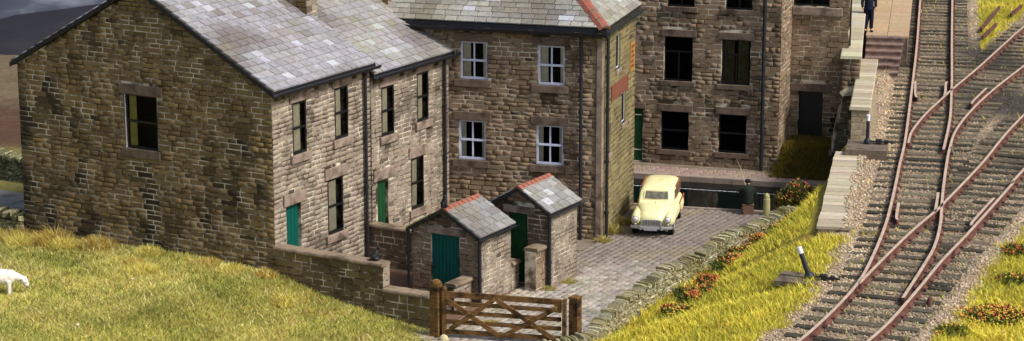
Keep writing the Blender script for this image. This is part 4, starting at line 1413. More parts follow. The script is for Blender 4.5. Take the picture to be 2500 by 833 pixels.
def sleeper_mesh(seed):
    rr = random.Random(seed); rings = []
    for x in (-.5, -.17, .17, .5):
        j = lambda: rr.uniform(-.02, .02)
        rings.append([(x, -.5 + j(), -.15), (x, .5 + j(), -.15), (x, .5 + j(), -.015 + j() * .3), (x, .42 + j(), j() * .3), (x, -.42 + j(), j() * .3), (x, -.5 + j(), -.015 + j() * .3)])
    m = MB(); m.loft([[Vector(q) for q in r_] for r_ in rings])
    me = bpy.data.meshes.new("sleeper"); me.from_pydata([tuple(q) for q in m.v], [], m.f); me.materials.append(TIMBER)
    return me


SLEEPM = [sleeper_mesh(i) for i in range(5)]
ALLR = [(PL1, main), (PRS, main), (PD1L, div), (PD1R, div), (PT2L, sid), (PT2R, sid)]


def cross_x(P, o, n):
    """signed distances along n from o where polyline P crosses the line through o"""
    d = Vector((n.y, -n.x, 0)); res = []
    for i in range(len(P) - 1):
        a, b = (P[i] - o).dot(d), (P[i + 1] - o).dot(d)
        if a * b <= 0 and abs(a - b) > 1e-9:
            q = P[i].lerp(P[i + 1], a / (a - b)); res.append((q - o).dot(n))
    return res


def chair(parent, p, an):
    M = Matrix.Translation((p.x, p.y, ZR - .165)) @ Matrix.Rotation(an, 4, 'Z')
    for sx in (-1, 1):
        chairs[parent].box((sx * .045 - .035 + sx * .03, -.08, -.01), (sx * .045 + .035 + sx * .03, .08, .06), M)


def run(parent, base, width, reach, i0, i1, step, left=.62, right=.62):
    """sleepers square to polyline base; spans from base to the furthest rail within reach"""
    acc = 0; last = None
    for i in range(len(base) - 1):
        a, b = base[i], base[i + 1]; l = (b - a).length
        while acc < l:
            p = a.lerp(b, acc / l)
            if i0 <= p.y <= i1:
                d = (b - a).normalized(); n = Vector((-d.y, d.x, 0)); n = -n if n.x < 0 else n
                xs = []
                for P, _ in ALLR:
                    xs += [x for x in cross_x(P, p, n) if -.05 < x < reach]
                far = max(xs + [width])
                sleeper(parent, p - n * left, p + n * (far + right))
                an = math.atan2(n.y, n.x)
                for x in sorted(set(round(x, 2) for x in xs)):
                    chair(parent, p + n * x, an)
            acc += step
        acc -= l


run(main, PL1, 1.27, 1.7, 45.6, 66.5, .74)
run(main, PL1, 1.27, 2.4, 66.5, 76.6, .74)
run(main, PL1, 1.27, 1.5, 76.6, 101, .76)
run(sid, PT2L, 1.3, 1.75, 61.6, 72.5, .74)
run(div, PD1L, 1.3, 2.2, 77.2, 90, .76)
# right halves of the turnout timbers under the nearest line
acc = 0
for i in range(len(PT2R) - 1):
    a, b = PT2R[i], PT2R[i + 1]; acc += (b - a).length
    if acc > .74:
        acc = 0
        if 52.2 < b.y < 61.3:
            d = (b - a).normalized(); n = Vector((d.y, -d.x, 0)); n = -n if n.x < 0 else n
            inner = 0.75 if b.y > 55.5 else .42
            sleeper(sid, b - n * inner, b + n * .62); chair(sid, b, math.atan2(n.y, n.x))
for p_, mb in chairs.items():
    mb.build("rail_chair", RUST, p_, kind="stuff")


# ------------------------------------------------------------------ embankment
def plank_x(y):
    return np.interp(y, [58.3, 67.3, 69.3, 74, 86, 120], [8.0, 9.75, 10.45, 11.3, 12.95, 18.0])


RP = np.array([(p.x, p.y) for P, _ in ALLR for p in P])
PN = np.array([(p.x, p.y) for p in PL1])


def rail_dist(X, Y):
    X = np.asarray(X).ravel(); Y = np.asarray(Y).ravel()
    out = np.empty(len(X))
    for i in range(0, len(X), 20000):
        d = (X[i:i + 20000, None] - RP[None, :, 0]) ** 2 + (Y[i:i + 20000, None] - RP[None, :, 1]) ** 2
        out[i:i + 20000] = np.sqrt(d.min(1))
    return out


def emb_z(X, Y):
    lx = np.interp(Y, PN[::-1, 1], PN[::-1, 0])
    wx = wall_x(np.clip(Y, 52.6, 65.3)) + .22
    edge = np.where(Y < 58.3, lx - 1.25, np.minimum(plank_x(Y) + .05, lx - 1.0))
    k = np.clip((X - wx) / np.maximum(edge - wx, .3), 0, 1)
    zlow = .3 + .0 * Y
    k = k * k * (3 - 2 * k) * .45 + k * .55
    z = zlow + (ZB - .05 - zlow) * k
    z = np.where(Y > 66.0, np.where(X > plank_x(Y), ZB - .05, z), z)
    z = np.where((Y > 75.5) & (X < lx - .9), ZB + .15, z)
    return z + .03 * fbm(X, Y, 2.1, 3)


def zones(X, Y):
    """1 = ballast, 0 = grass; second value darkness of ash"""
    X = np.asarray(X).ravel(); Y = np.asarray(Y).ravel()
    lx = np.interp(Y, PN[::-1, 1], PN[::-1, 0])
    rd = rail_dist(X, Y)
    n = .35 * fbm(X, Y, 2.3, 5) + .2 * fbm(X, Y, 5.1, 2)
    b = smooth(1.35, .95, rd + n * .6)
    leftside = (X < lx)
    b = np.where((Y > 81.5) & (X > lx + 2.4), smooth(.95, .6, rd + n * .5), b)
    b = np.where(leftside & (Y > 57.6), smooth(57.2, 58.2, Y + n) * (X > plank_x(Y) + .3), b)
    b = np.where(leftside & (Y <= 57.6), smooth(1.25, .75, rd + n * .5), b)
    # between the lines it is all ballast below the grassy corner
    between = (X > lx) & (rd < 2.9) & (Y < 84)
    rx = np.interp(Y, [p.y for p in PT2R][::-1], [p.x for p in PT2R][::-1])
    b = np.where(between & (X < rx), 1, b)
    rsx = np.interp(Y, [p.y for p in PRS][::-1], [p.x for p in PRS][::-1])
    b = np.where((X > rsx) & (Y > 79.5) & (Y < 115) & (X < rsx + 1.0 + (Y < 81.5) * 5 + n), 1, b)
    ash = np.maximum.reduce([
        np.exp(-(((X - 16.4) / 1.6) ** 2 + ((Y - 75.0) / 3.2) ** 2)) * 1.3,
        np.exp(-(((X - 17.6) / 1.3) ** 2 + ((Y - 83.0) / 4.0) ** 2)) * 1.2,
        np.where(leftside, smooth(78.5, 82, Y) * .95, 0),
        np.exp(-(((X - 15.2) / 1.2) ** 2 + ((Y - 66.5) / 3.0) ** 2)) * .8])
    return np.clip(b, 0, 1), np.clip(ash + n * .3, 0, 1)


def embankment():
    ys = np.concatenate([np.linspace(43, 52, 16), np.linspace(52.4, 92, 150), np.linspace(93, 124, 20)])
    k = np.linspace(0, 1, 110) ** 1.35
    wx = np.where(ys < 65.6, np.interp(ys, [43, 52.6], [2.0, 2.0]) * (ys < 52.6) + (ys >= 52.6) * (wall_x(np.clip(ys, 52.6, 65.3)) + .05), plank_x(ys) - .02)
    wx = np.where(ys < 52.6, wall_x(52.6) + (52.6 - ys) * -.2 + .05, wx)
    X = wx[:, None] + k[None] * (42 - wx[:, None]); Y = np.repeat(ys[:, None], len(k), 1)
    Z = emb_z(X, Y)
    V = np.stack([X, Y, Z], -1).reshape(-1, 3)
    nx, ny = len(k), len(ys)
    i = (np.arange(ny - 1)[:, None] * nx + np.arange(nx - 1)[None]).ravel()
    F = np.stack([i, i + 1, i + 1 + nx, i + nx], 1)
    c = V[F].mean(1)
    b, a = zones(c[:, 0], c[:, 1])
    g = np.array(lin(140, 126, 56)); bl = np.array(lin(150, 134, 112)); ash = np.array(lin(72, 66, 60))
    t = g[None] * (1 - b[:, None]) + (bl[None] * (1 - a[:, None]) + ash[None] * a[:, None]) * b[:, None]
    struct(np_mesh("embankment", V, F, SOILM, t, smooth=True))
    # skirt down to the low ground, so that the bank is solid at the canal
    sk = MB()
    sk.box((9.9, 66.0, -1.3), (42, 66.3, 2.0)); sk.box((10.9, 72.4, -1.3), (42, 72.7, 2.0))
    struct(sk.build("bridge_abutment", MORTAR))


embankment()


def ballast():
    n = 190000
    X = RNG.uniform(4, 24, n); Y = 45 + 58 * RNG.random(n) ** 1.2
    px = 1250 + 5600 * X / (Y * math.cos(PITCH) + 15.2 * math.sin(PITCH))
    lx = np.interp(Y, PN[::-1, 1], PN[::-1, 0])
    keep = (px > 1850) & (px < 2540) & ~((Y > 58) & (X < plank_x(Y) + .68 + .12 * fbm(X, Y, 2.4, 1))) & ~((Y < 52.6) & (X < 4))
    keep &= ~((Y > 67) & (Y < 79) & (X < plank_x(Y) + .75))
    X, Y = X[keep], Y[keep]
    b, a = zones(X, Y)
    keep = RNG.random(len(X)) < np.maximum(b, 0.0) * .98
    X, Y, a = X[keep], Y[keep], a[keep]
    n = len(X)
    r = RNG.uniform(.02, .045, n) * np.where(a > .5, .75, 1)
    Z = emb_z(X, Y) + .01
    Z = np.where((Y > 58) & (Y < 67.2) & (X < plank_x(Y) + .95), np.maximum(Z, 2.215), Z)
    oct_ = np.array([(1, 0, 0), (-1, 0, 0), (0, 1, 0), (0, -1, 0), (0, 0, 1), (0, 0, -1)], float)
    V = oct_[None] * r[:, None, None] * RNG.uniform(.6, 1.35, (n, 6, 1)) + RNG.normal(0, .22, (n, 6, 3)) * r[:, None, None]
    an = RNG.uniform(0, 2 * PI, n); ca, sa = np.cos(an)[:, None], np.sin(an)[:, None]
    V = np.stack([V[..., 0] * ca - V[..., 1] * sa, V[..., 0] * sa + V[..., 1] * ca, V[..., 2] * .8], -1)
    V += np.stack([X, Y, Z], 1)[:, None]
    f = np.array([(0, 2, 4), (2, 1, 4), (1, 3, 4), (3, 0, 4), (2, 0, 5), (1, 2, 5), (3, 1, 5), (0, 3, 5)])
    F = (np.arange(n) * 6)[:, None, None] + f[None]
    cols = pick([lin(206, 184, 150), lin(190, 166, 134), lin(220, 202, 172), lin(172, 150, 120), lin(198, 166, 138), lin(156, 138, 112)], n, .16)
    ash = pick([lin(92, 86, 78), lin(74, 70, 64), lin(116, 108, 98), lin(60, 57, 54)], n, .2)
    rd = rail_dist(X, Y)
    rust = (np.exp(-(rd / .16) ** 2) * .55)[:, None]
    t = cols * (1 - a[:, None]) + ash * a[:, None]
    t = t * (1 - rust) + np.array(lin(120, 76, 66)) * rust
    # dulled by grime and moss between the rails
    lx2 = np.interp(Y, PN[::-1, 1], PN[::-1, 0])
    inner = ((X > lx2 + .1) & (rd < .72))[:, None]
    mo = np.array(lin(84, 76, 60))
    q = .2 + .55 * RNG.random((n, 1))
    t = np.where(inner, t * (1 - q) + mo * q, t)
    t = t * (1 - .25 * np.clip(fbm(X, Y, 1.1, 7), 0, 1)[:, None])
    np_mesh("ballast", V.reshape(-1, 3), F.reshape(-1, 3), ROCKM, np.repeat(t, 8, 0), kind="stuff", label="buff crushed stone ballast spread round the railway tracks", category="ballast")


ballast()


def bank_grass():
    n = 420000
    X = RNG.uniform(2.0, 24, n); Y = 46 + 54 * RNG.random(n) ** 1.6
    wz = emb_z(X, Y)
    w = Y * math.cos(PITCH) + (CAM_H - wz) * math.sin(PITCH)
    px = 1250 + 5600 * X / w
    keep = (px > 1350) & (px < 2540) & (X > wall_x(np.clip(Y, 52.6, 65.3)) + .28) & ~((Y > 58.0) & (X < plank_x(Y) + .6) & (X > plank_x(Y) - .25)) & ~((Y > 66) & (X < plank_x(Y)))
    X, Y, wz = X[keep], Y[keep], wz[keep]
    b, a = zones(X, Y)
    keep = RNG.random(len(X)) > b * 1.02 + .02
    stray = (b > .8) & (RNG.random(len(X)) < .012)
    keep |= stray
    X, Y, wz = X[keep], Y[keep], wz[keep]
    n = len(X)
    P = np.stack([X, Y, wz - .02], 1)
    nearw = smooth(.75, .25, X - wall_x(np.clip(Y, 52.6, 65.3))) * (Y < 66)
    ln = .15 + .05 * fbm(X, Y, 1.4, 3) + .12 * nearw * (RNG.random(n) < .6)
    t = grass_tint(X, Y, n, -.12)
    t = t * np.array([1.2, 1.12, .55])
    V, F, t = blades(P, ln * 1.15, .022, t, lean=1.0, bend=.5)
    np_mesh("meadow_grass", V, F, GRASSM, t, kind="stuff", label="bright yellow grass on the railway embankment", category="grass")


bank_grass()


# ------------------------------------------------------------------ drystone walls
FS = [lin(158, 150, 118), lin(142, 134, 100), lin(176, 168, 138), lin(124, 117, 86), lin(150, 140, 100)]
FSM = [lin(120, 118, 84), lin(104, 102, 74), lin(140, 136, 100), lin(90, 88, 66)]


def drystone(label, path, height, z0, thick=.34, pal=FS, nmax=300, both=False, cope=.2, seed=0, taper=0.0):
    h = thing("drystone_wall", label, "stone wall", (path[0][0], path[0][1], 0), 0, "drystone field walls")
    o = Vector((path[0][0], path[0][1], 0)); wm = Matrix.Translation(o)
    P = spline(path, .12)
    pc = Pieces("field_stone", ROUGH, FIELDSTONE)
    core = MB(); rings = []
    cum = [0]
    for i in range(1, len(P)):
        cum.append(cum[-1] + (P[i] - P[i - 1]).length)
    tot = cum[-1]

    def at(a):
        a = max(0, min(tot - 1e-4, a))
        i = int(np.searchsorted(cum, a, 'right')) - 1
        t = (a - cum[i]) / max(1e-6, cum[i + 1] - cum[i])
        p = P[i].lerp(P[i + 1], t); d = (P[i + 1] - P[i]).normalized()
        return p - o, d, Vector((d.y, -d.x, 0))
    wob = lambda a: .05 * math.sin(a * 1.7 + seed) + .03 * math.sin(a * 4.3) - (taper * max(0, 1 - a / 5.0) if taper else 0)
    nn = int(tot / .3)
    for i in range(nn + 1):
        a = tot * i / nn
        p, d, n = at(a); zz = z0 + height - cope + wob(a)
        rings.append([p + n * (thick / 2 - .04) + Vector((0, 0, z0 - .4)), p + n * (thick / 2 - .07) + Vector((0, 0, zz - .02)), p - n * (thick / 2 - .07) + Vector((0, 0, zz - .02)), p - n * (thick / 2 - .04) + Vector((0, 0, z0 - .4))])
    core.loft(rings); core.build("wall_core", SLABDARK, h)
    z = z0 - .15
    while z < z0 + height - cope - .02:
        hh = random.uniform(.045, .085)
        for side in ((1, -1) if both else (1,)):
            a = random.uniform(0, .1)
            while a < tot:
                w = random.uniform(.1, .26)
                p, d, n = at(a + w / 2); n = n * side
                if z + hh < z0 + height - cope + wob(a) + .05:
                    q = p + n * (thick / 2 - .07 - .02 * (z - z0))
                    M = M_at(q.x, q.y, z + hh / 2, math.atan2(d.y, d.x) + (0 if side == 1 else PI) + R(random.uniform(-5, 5)), w - .012, .07 + random.uniform(0, .04), hh - .01, ry=R(random.uniform(-5, 5)))
                    pc.add(M, jit(random.choice(pal), .22), w * hh)
                a += w
        z += hh
    a = 0.0
    while a < tot:                                   # upright coping stones
        w = random.uniform(.04, .085)
        p, d, n = at(a)
        hc = cope + random.uniform(-.06, .06)
        q = p - n * (thick / 2 - .01 + random.uniform(-.03, .03))
        # piece lies across the wall: front (-y) along the wall's right side
        M = M_at(q.x + n.x * thick, q.y + n.y * thick, z0 + height - cope + wob(a) + hc / 2 - .02, math.atan2(d.y, d.x) + R(random.uniform(-8, 8)), w, .02, hc, ry=R(random.uniform(-22, 34)))
        M = M @ Matrix.Translation((0, thick / .02 - 1, 0)) @ Matrix.Diagonal((1, thick / .02, 1, 1))
        pc.add(M, jit(random.choice(pal), .22), thick * hc)
        a += w * .95
    pc.finish(h, wm, nmax, "stonework")
    return h


SLABDARK = noise_mat("wall_hearting", lin(52, 48, 38), lin(70, 66, 50), scale=6, rough=1)
drystone("long drystone wall curving along the cobbled street below the railway", WALL_PATH, .95, .05, seed=1, taper=.42, cope=.15)
nl = [(T(.02, w).x, T(.02, w).y) for w in (-12.6, -11, -9.8, -8.75)]
drystone("drystone wall running left from the foot of the gable", nl, .85, .5, pal=FSM + FS, seed=2, cope=.24)
fl = [(T(5.95, w).x, T(5.95, w).y) for w in (-18.5, -16.5, -14.5, -13.2)]
drystone("distant mossy drystone wall beyond the lane", fl, .9, .4, pal=FSM, nmax=120, seed=3)


# ------------------------------------------------------------------ timber walkway, parapet, steps and platform
PAL_P = [lin(180, 168, 142), lin(170, 158, 132), lin(188, 177, 152), lin(162, 150, 126)]
wk = thing("timber_walkway", "pale boarded walkway beside the track above the canal", "walkway", (8.4, 58.3, 2.2), 0)
a = Vector((8.02, 58.25, 0)); b = Vector((9.74, 67.2, 0)); d = (b - a).normalized(); n = Vector((d.y, -d.x, 0)); nb = 23; L_ = (b - a).length
for i in range(nb):
    p = a + d * (L_ * (i + .5) / nb)
    m = MB(); m.box((-.02 + random.uniform(-.02, .015), -L_ / nb / 2 + .012, -.07), (.82 + random.uniform(-.02, .03), L_ / nb / 2 - .012, random.uniform(-.008, .006)), Matrix.Translation(p - Vector((8.4, 58.3, -.0))) @ Matrix.Rotation(math.atan2(n.y, n.x), 4, 'Z'))
    o = m.build("board", PALECOPE, wk); o.color = (*jit(random.choice(PAL_P), .08), 1)
m = MB(); M = Matrix.Translation(a - Vector((8.4, 58.3, 0))) @ Matrix.Rotation(math.atan2(d.y, d.x), 4, 'Z')
m.box((0, -.75, -.4), (L_, .0, -.075), M); m.build("bearer_beam", LINTEL_D, wk)


def slant_wall(name, label, p0, p1, wid, z0, z1, ncope, frontz, rows_pal, group):
    """wall running away from the camera: p0 near-left corner, p1 far-left corner; coping stones across its top and stones on its end face"""
    h = thing(name, label, "wall", (p0[0], p0[1], z0), math.atan2(p1[1] - p0[1], p1[0] - p0[0]) - PI / 2, group)
    wm = h.matrix_basis.copy(); L_ = math.hypot(p1[0] - p0[0], p1[1] - p0[1]); H = z1 - z0
    c = MB(); c.box((0.03, 0.03, 0), (wid - .03, L_, H - .1)); c.build("wall_core", MORTAR, h)
    pc = Pieces("stone", STONES, STONE)
    lay_stones(pc, wm, (.02, .02, 0), 0, wid - .04, frontz - z0, H - .1, rows_pal, ch=(.15, .22), cw=(.2, .38), soot=.6)
    lay_stones(pc, wm, (wid - .02, .02, 0), PI / 2, L_, max(0, 2.05 - z0), H - .1, rows_pal, ch=(.15, .22), cw=(.25, .5), soot=.4)
    pc.finish(h, wm, 150, "stonework")
    for i in range(ncope):
        y0, y1 = L_ * i / ncope, L_ * (i + 1) / ncope
        k = MB(); dz = random.uniform(-.005, .007)
        k.loft([[Vector((x, y, z + dz)) for x, z in ((-.03, H - .1), (wid + .03, H - .1), (wid + .03, H - .02), (wid, H), (0, H), (-.03, H - .02))] for y in (y0 + .005 - (.04 if i == 0 else 0), y1 - .007)])
        o = k.build("coping_stone", PALECOPE, h); o.color = (*jit(random.choice(PAL_P), .08), 1)
    return h


slant_wall("parapet_wall", "pale-coped stone parapet beside the upper point lever and the track", (10.45, 69.35), (11.95, 77.5), .58, 2.0, 3.12, 26, 2.0, [lin(160, 144, 118), lin(144, 128, 104), lin(172, 156, 130)], "walls beside the steps")
slant_wall("parapet_wall", "tall pale-coped retaining wall beside the steps where the man stands", (10.78, 73.9), (14.1, 94.0), .62, -.2, 3.88, 26, .0, GREY, "walls beside the steps")
# buttress at the foot of the tall wall
bt = thing("buttress", "sloping stone buttress between the black doorway and the retaining wall", "buttress", (10.35, 73.3, 0))
m = MB(); m.extrude([(-.05, 0, -.2), (.85, 0, -.2), (.85, 0, 2.75), (.48, 0, 2.72)], (0, .6, 0)); m.build("wall_core", MORTAR, bt)
pc = Pieces("stone", STONES, STONE)
lay_stones(pc, bt.matrix_basis, (0, 0, 0), 0, .85, -.1, 2.68, [lin(112, 104, 72), lin(98, 92, 66), lin(124, 112, 80)], top=lambda z: (.0 + .46 * max(0, z) / 2.7, .85), ch=(.15, .22), cw=(.2, .4), soot=.6)
pc.finish(bt, bt.matrix_basis, 60, "stonework")
m = MB(); m.extrude([(.4, -.05, 2.66), (.87, -.05, 2.7), (.87, -.05, 2.92), (.52, -.05, 2.76)], (0, .66, 0)); o = m.build("buttress_cap", PALECOPE, bt); o.color = (*lin(184, 174, 146), 1)

sa = R(-10.5)
st = thing("stone_steps", "worn reddish stone steps climbing to the platform", "steps", (12.35, 79.55, 2.1), sa)
STEPM = noise_mat("step_stone", lin(118, 96, 86), lin(144, 122, 110), scale=4, rough=.9, c3=lin(92, 75, 68), s3=3)
for i in range(6):
    k = MB(); y0 = i * .4; z1 = .18 * (i + 1)
    k.loft([[Vector((x, y, z)) for y, z in ((y0, z1 - .18), (y0, z1 - .05), (y0 - .03, z1 - .04), (y0 - .03, z1), (y0 + .42, z1), (y0 + .42, z1 - .18))] for x in (.05, 1.25 + .03 * i)])
    k.build("step", STEPM, st)
fill = MB(); fill.box((.06, .42, -.1), (1.2, 2.4, .1)); fill.build("step_base", STEPM, st)
pf = thing("station_platform", "tan boarded platform at the top of the steps", "platform", (12.35, 79.55, 3.18), sa)
m = MB(); m.box((.02, 2.39, -1.1), (1.5, 20, -.06)); m.build("platform_base", LINTEL_D, pf)
BOARD = tint_mat("platform_board", rough=.9, grain=.3, scale=6, bump=.3)
for i in range(16):
    for j in range(2):
        k = MB(); k.box((.02 + j * .77, 2.39 + i * .9, -.06), (.02 + j * .77 + .755, 2.39 + i * .9 + .885, random.uniform(-.004, .004)))
        o = k.build("platform_slab", BOARD, pf); o.color = (*jit(lin(176, 150, 116), .08), 1)

# grassy mound in front of the black doorway
m_x = np.linspace(-.2, 2.1, 24); m_y = np.linspace(-1.0, 2.0, 24)
MO = Vector((8.78, 73.9, 0)); md = Vector((math.cos(R(-17)), math.sin(R(-17)), 0)); mn = Vector((-md.y, md.x, 0))
X, Y = np.meshgrid(m_x, m_y)


def mound_z(x, y):
    return np.clip(.75 * smooth(-1.0, .9, y) + .06 * fbm(x, y, 2.2), 0, 2) * smooth(-.2, .15, x) - .02


Z = mound_z(X, Y)
WX = MO.x + md.x * X + mn.x * Y; WY = MO.y + md.y * X + mn.y * Y
V = np.stack([WX, WY, Z], -1).reshape(-1, 3); i = (np.arange(23)[:, None] * 24 + np.arange(23)[None]).ravel()
F = np.stack([i, i + 1, i + 25, i + 24], 1)
struct(np_mesh("mound_ground", V, F, SOILM, np.tile(np.array(lin(88, 80, 36)), (len(F), 1)), smooth=True))
n = 16000
x = RNG.uniform(-.1, 2.05, n); y = RNG.uniform(-.98, 1.95, n)
P = np.stack([MO.x + md.x * x + mn.x * y, MO.y + md.y * x + mn.y * y, mound_z(x, y) - .01], 1)
t = pick([lin(120, 112, 40), lin(100, 98, 36), lin(138, 124, 50), lin(124, 92, 42)], n, .2)
V, F, t = blades(P, np.full(n, .16), .02, t, lean=1.2, bend=.5)
np_mesh("mound_grass", V, F, GRASSM, t, kind="stuff", label="olive grass on the mound before the black doorway", category="grass")


# ------------------------------------------------------------------ gate
GO = T(-.42, 5.45)
gt = thing("field_gate", "brown five-barred wooden gate with crossed braces at the street end", "gate", GO, R(-10.5))
GL = 3.12


def gpart(name, p0, p1, w, h, par):
    m = MB(); m.bar(p0, p1, w, h); return m.build(name, OAK, par)


gpart("stile", (0.05, 0, .06), (.05, 0, 1.3), .09, .11, gt)
gpart("stile", (GL, 0, .1), (GL, 0, 1.18), .09, .16, gt)
k = MB(); k.ball((.05, 0, 1.3), (.08, .07, .07), 10, 6); k.build("stile_cap", OAK, gt, smooth=True)
k = MB(); k.extrude([(GL - .25, -.05, 1.0), (GL - .07, -.05, .9), (GL - .07, -.05, 1.17)], (0, .09, 0)); k.build("gusset", OAK, gt)
k = MB(); k.extrude([(.11, -.05, 1.2), (.11, -.05, 1.0), (.4, -.05, 1.12)], (0, .09, 0)); k.build("gusset", OAK, gt)
for zl, zr, hh in ((1.16, 1.1, .14), (.93, .88, .095), (.69, .65, .095), (.44, .41, .095), (.18, .15, .11)):
    gpart("bar", (.1, 0, zl), (GL - .08, 0, zr), .075, hh, gt)
for (u0, z0), (u1, z1) in (((.04, 1.0), (.47, .12)), ((.44, 1.08), (.9, .15)), ((.05, .25), (.42, 1.1)), ((.47, .12), (.92, .95))):
    gpart("brace", (GL * u0 + .05, -.06, z0), (GL * u1 + .05, -.06, z1), .06, .11, gt)
for k_, (s_, w_, lab, top) in enumerate(((-.42, 5.27, "round-topped gate post joined to the yard wall", 1.42), (.77, 8.62, "square gate post at the latch end of the gate, behind the drystone wall", 1.2))):
    p = T(s_, w_)
    pt = thing("gate_post", lab, "gate post", p, R(-30), "gate posts")
    m = MB(); m.loft([[Vector((x * r_, y * r_, z)) for x, y in ((-.12, -.12), (.12, -.12), (.12, .12), (-.12, .12))] for z, r_ in ((-.3, 1.02), (top - .1, 1), (top, .92))]); m.build("post", OAK, pt)
    m = MB()
    if k_ == 0:
        m.ball((0, 0, top), (.13, .13, .1), 12, 6)
    else:
        m.box((-.13, -.13, top), (.13, .13, top + .05))
    m.build("post_cap", OAK, pt, smooth=k_ == 0)
m = MB(); m.ball((0, 0, 0), (.12, .1, .13), 12, 8)
for i_, v in enumerate(m.v):
    q = Vector(v); f = 1 + .15 * mnoise.noise(q * 9); m.v[i_] = tuple(q * f)
o = m.build("round_stone", FIELDSTONE, smooth=True); o.location = T(-.62, 5.62, .04); o.color = (*lin(196, 184, 140), 1)
tag(o, "rounded pale stone at the foot of the gate's hinge post", "stone")


# ------------------------------------------------------------------ point levers
WHITE = noise_mat("white_paint", lin(215, 215, 215), lin(235, 235, 235), scale=9, rough=.5, bump=.1)
OLDWOOD = noise_mat("grey_plank", lin(98, 86, 72), lin(122, 108, 92), scale=7, rough=.9, bump=.5, stretch=(1, 4, 4), c3=lin(70, 62, 52), s3=3)


def point_lever(label, loc, rz, lean, h, r, boards, group="point levers"):
    t = thing("point_lever", label, "lever", loc, rz, group)
    tip = Vector((lean[0], lean[1], h))
    m = MB(); m.tube([(0, 0, .0), tip * .78], [r, r * .95], 12); lv = m.build("lever", BLACK, t, smooth=40)
    m = MB(); m.tube([tip * .78, tip * .985, tip], [r * 1.02, r * 1.02, r * .8], 12); m.build("lever_grip", WHITE, lv, smooth=40)
    m = MB(); m.tube([(0, 0, -.02), (0, 0, .06), (0, 0, .12)], [r * 2.0, r * 1.9, r * 1.1], 12); m.build("pivot", BLACK, t, smooth=40)
    m = MB(); m.box((.25, -.08, -.02), (.42, .08, .1)); m.box((.5, -.05, -.02), (.62, .1, .07)); m.box((.1, -.03, .01), (.75, .02, .05)); m.build("crank_box", BLACK, t)
    for (x0, y0, x1, y1, z0, z1) in boards:
        m = MB(); m.box((x0, y0, z0), (x1, y1, z1)); m.build("board", OLDWOOD, t)
    return t


point_lever("black point lever with white grip leaning over the yellow bank", (7.22, 53.6, 2.14), R(-22), (-.3, .05, 0), .72, .065, [(-.75, -.5, .2, -.02, -.16, -.03), (-.78, 0, .15, .45, -.17, -.035), (.2, -.42, .95, -.05, -.17, -.05), (.17, 0, .98, .3, -.17, -.06)])
point_lever("upright black point lever with white tip beside the parapet end", (10.72, 67.55, 2.4), R(-11), (.0, .03, 0), .84, .055, [(-.62, -1.05, .62, -.95, -.32, -.02), (-.6, -.945, .6, .5, -.3, -.05)])
for k_, (x, y, lab) in enumerate(((9.72, 51.25, "rusty stub peg beside the nearest line, opposite the leaning lever"), (13.2, 67.2, "small metal box on the timbers right of the upper points"))):
    t = thing("point_rodding", lab, "rodding", (x, y, ZR - .16), R(-20))
    m = MB(); m.tube([(0, 0, 0), (0, 0, .14), (0, 0, .2)], [.07, .06, .03], 10); m.build("peg", RUST if k_ == 0 else OLDWOOD, t, smooth=40)
    m = MB(); m.box((-.35, -.06, -.02), (-.08, .06, .05)); m.build("rod_plate", OLDWOOD, t)
for i_, (p0, p1, lab) in enumerate((((18.3, 88.4), (20.1, 93.6), "longest rusty rail lying in the grassy corner"), ((18.0, 86.6), (19.1, 89.4), "short rusty rail lying nearest the forking line"), ((20.2, 91.9), (21.1, 94.0), "rusty rail stub at the right edge of the grassy corner"))):
    t = thing("discarded_rail", lab, "old rail", (*p0, ZB + .1), 0, "old rails left in the grass")
    m = MB(); m.bar((0, 0, .0), (p1[0] - p0[0], p1[1] - p0[1], .04), .05, .13); m.build("web", RUST, t)
    m = MB(); m.bar((0, 0, .07), (p1[0] - p0[0], p1[1] - p0[1], .11), .09, .035); m.build("head", RUST, t)


# ------------------------------------------------------------------ flowers, weeds
def clump(name, label, cat, x, y, z, rx, ry, h, n_leaf, n_flower, cols, group, leafcols=None, rz=0.0):
    t = thing(name, label, cat, (x, y, z), rz, group)
    n = n_leaf
    a = RNG.uniform(0, 2 * PI, n); q = np.sqrt(RNG.random(n)); zz = RNG.random(n) * h * (1 - .6 * q)
    P = np.stack([np.cos(a) * q * rx, np.sin(a) * q * ry, zz], 1)
    V, F, tt = blades(P, np.full(n, .1), .045, pick(leafcols or [lin(92, 104, 40), lin(72, 88, 34), lin(120, 120, 48), lin(58, 66, 30)], n, .2), lean=1.6, bend=.3)
    np_mesh("foliage", V, F, LEAFM, tt, t, kind="stuff")
    if n_flower:
        n = n_flower
        n = int(n * 1.5); cl = RNG.normal(0, .5, (max(3, n // 6), 2))
        ci = RNG.integers(0, len(cl), n)
        px = np.clip(cl[ci, 0] + RNG.normal(0, .2, n), -1.2, 1.2) * rx; py = np.clip(cl[ci, 1] + RNG.normal(0, .2, n), -1.2, 1.2) * ry
        q = np.clip(np.sqrt((px / rx) ** 2 + (py / ry) ** 2), 0, 1)
        C = np.stack([px, py, h * (1 - .6 * q) + RNG.uniform(.0, .07, n)], 1)
        r = RNG.uniform(.014, .038, n)
        oct_ = np.array([(1, 0, 0), (-1, 0, 0), (0, 1, 0), (0, -1, 0), (0, 0, .8), (0, 0, -.8)], float)
        V = C[:, None] + oct_[None] * r[:, None, None] * RNG.uniform(.7, 1.3, (n, 6, 1))
        f = np.array([(0, 2, 4), (2, 1, 4), (1, 3, 4), (3, 0, 4), (2, 0, 5), (1, 2, 5), (3, 1, 5), (0, 3, 5)])
        F = ((np.arange(n) * 6)[:, None, None] + f[None]).reshape(-1, 3)
        base = np.array(cols)[(ci + RNG.integers(0, 2, n)) % len(cols)] * RNG.uniform(.8, 1.15, (n, 1))
        np_mesh("blossom", V.reshape(-1, 3), F, LEAFM, np.repeat(base, 8, 0), t, kind="stuff")
    return t


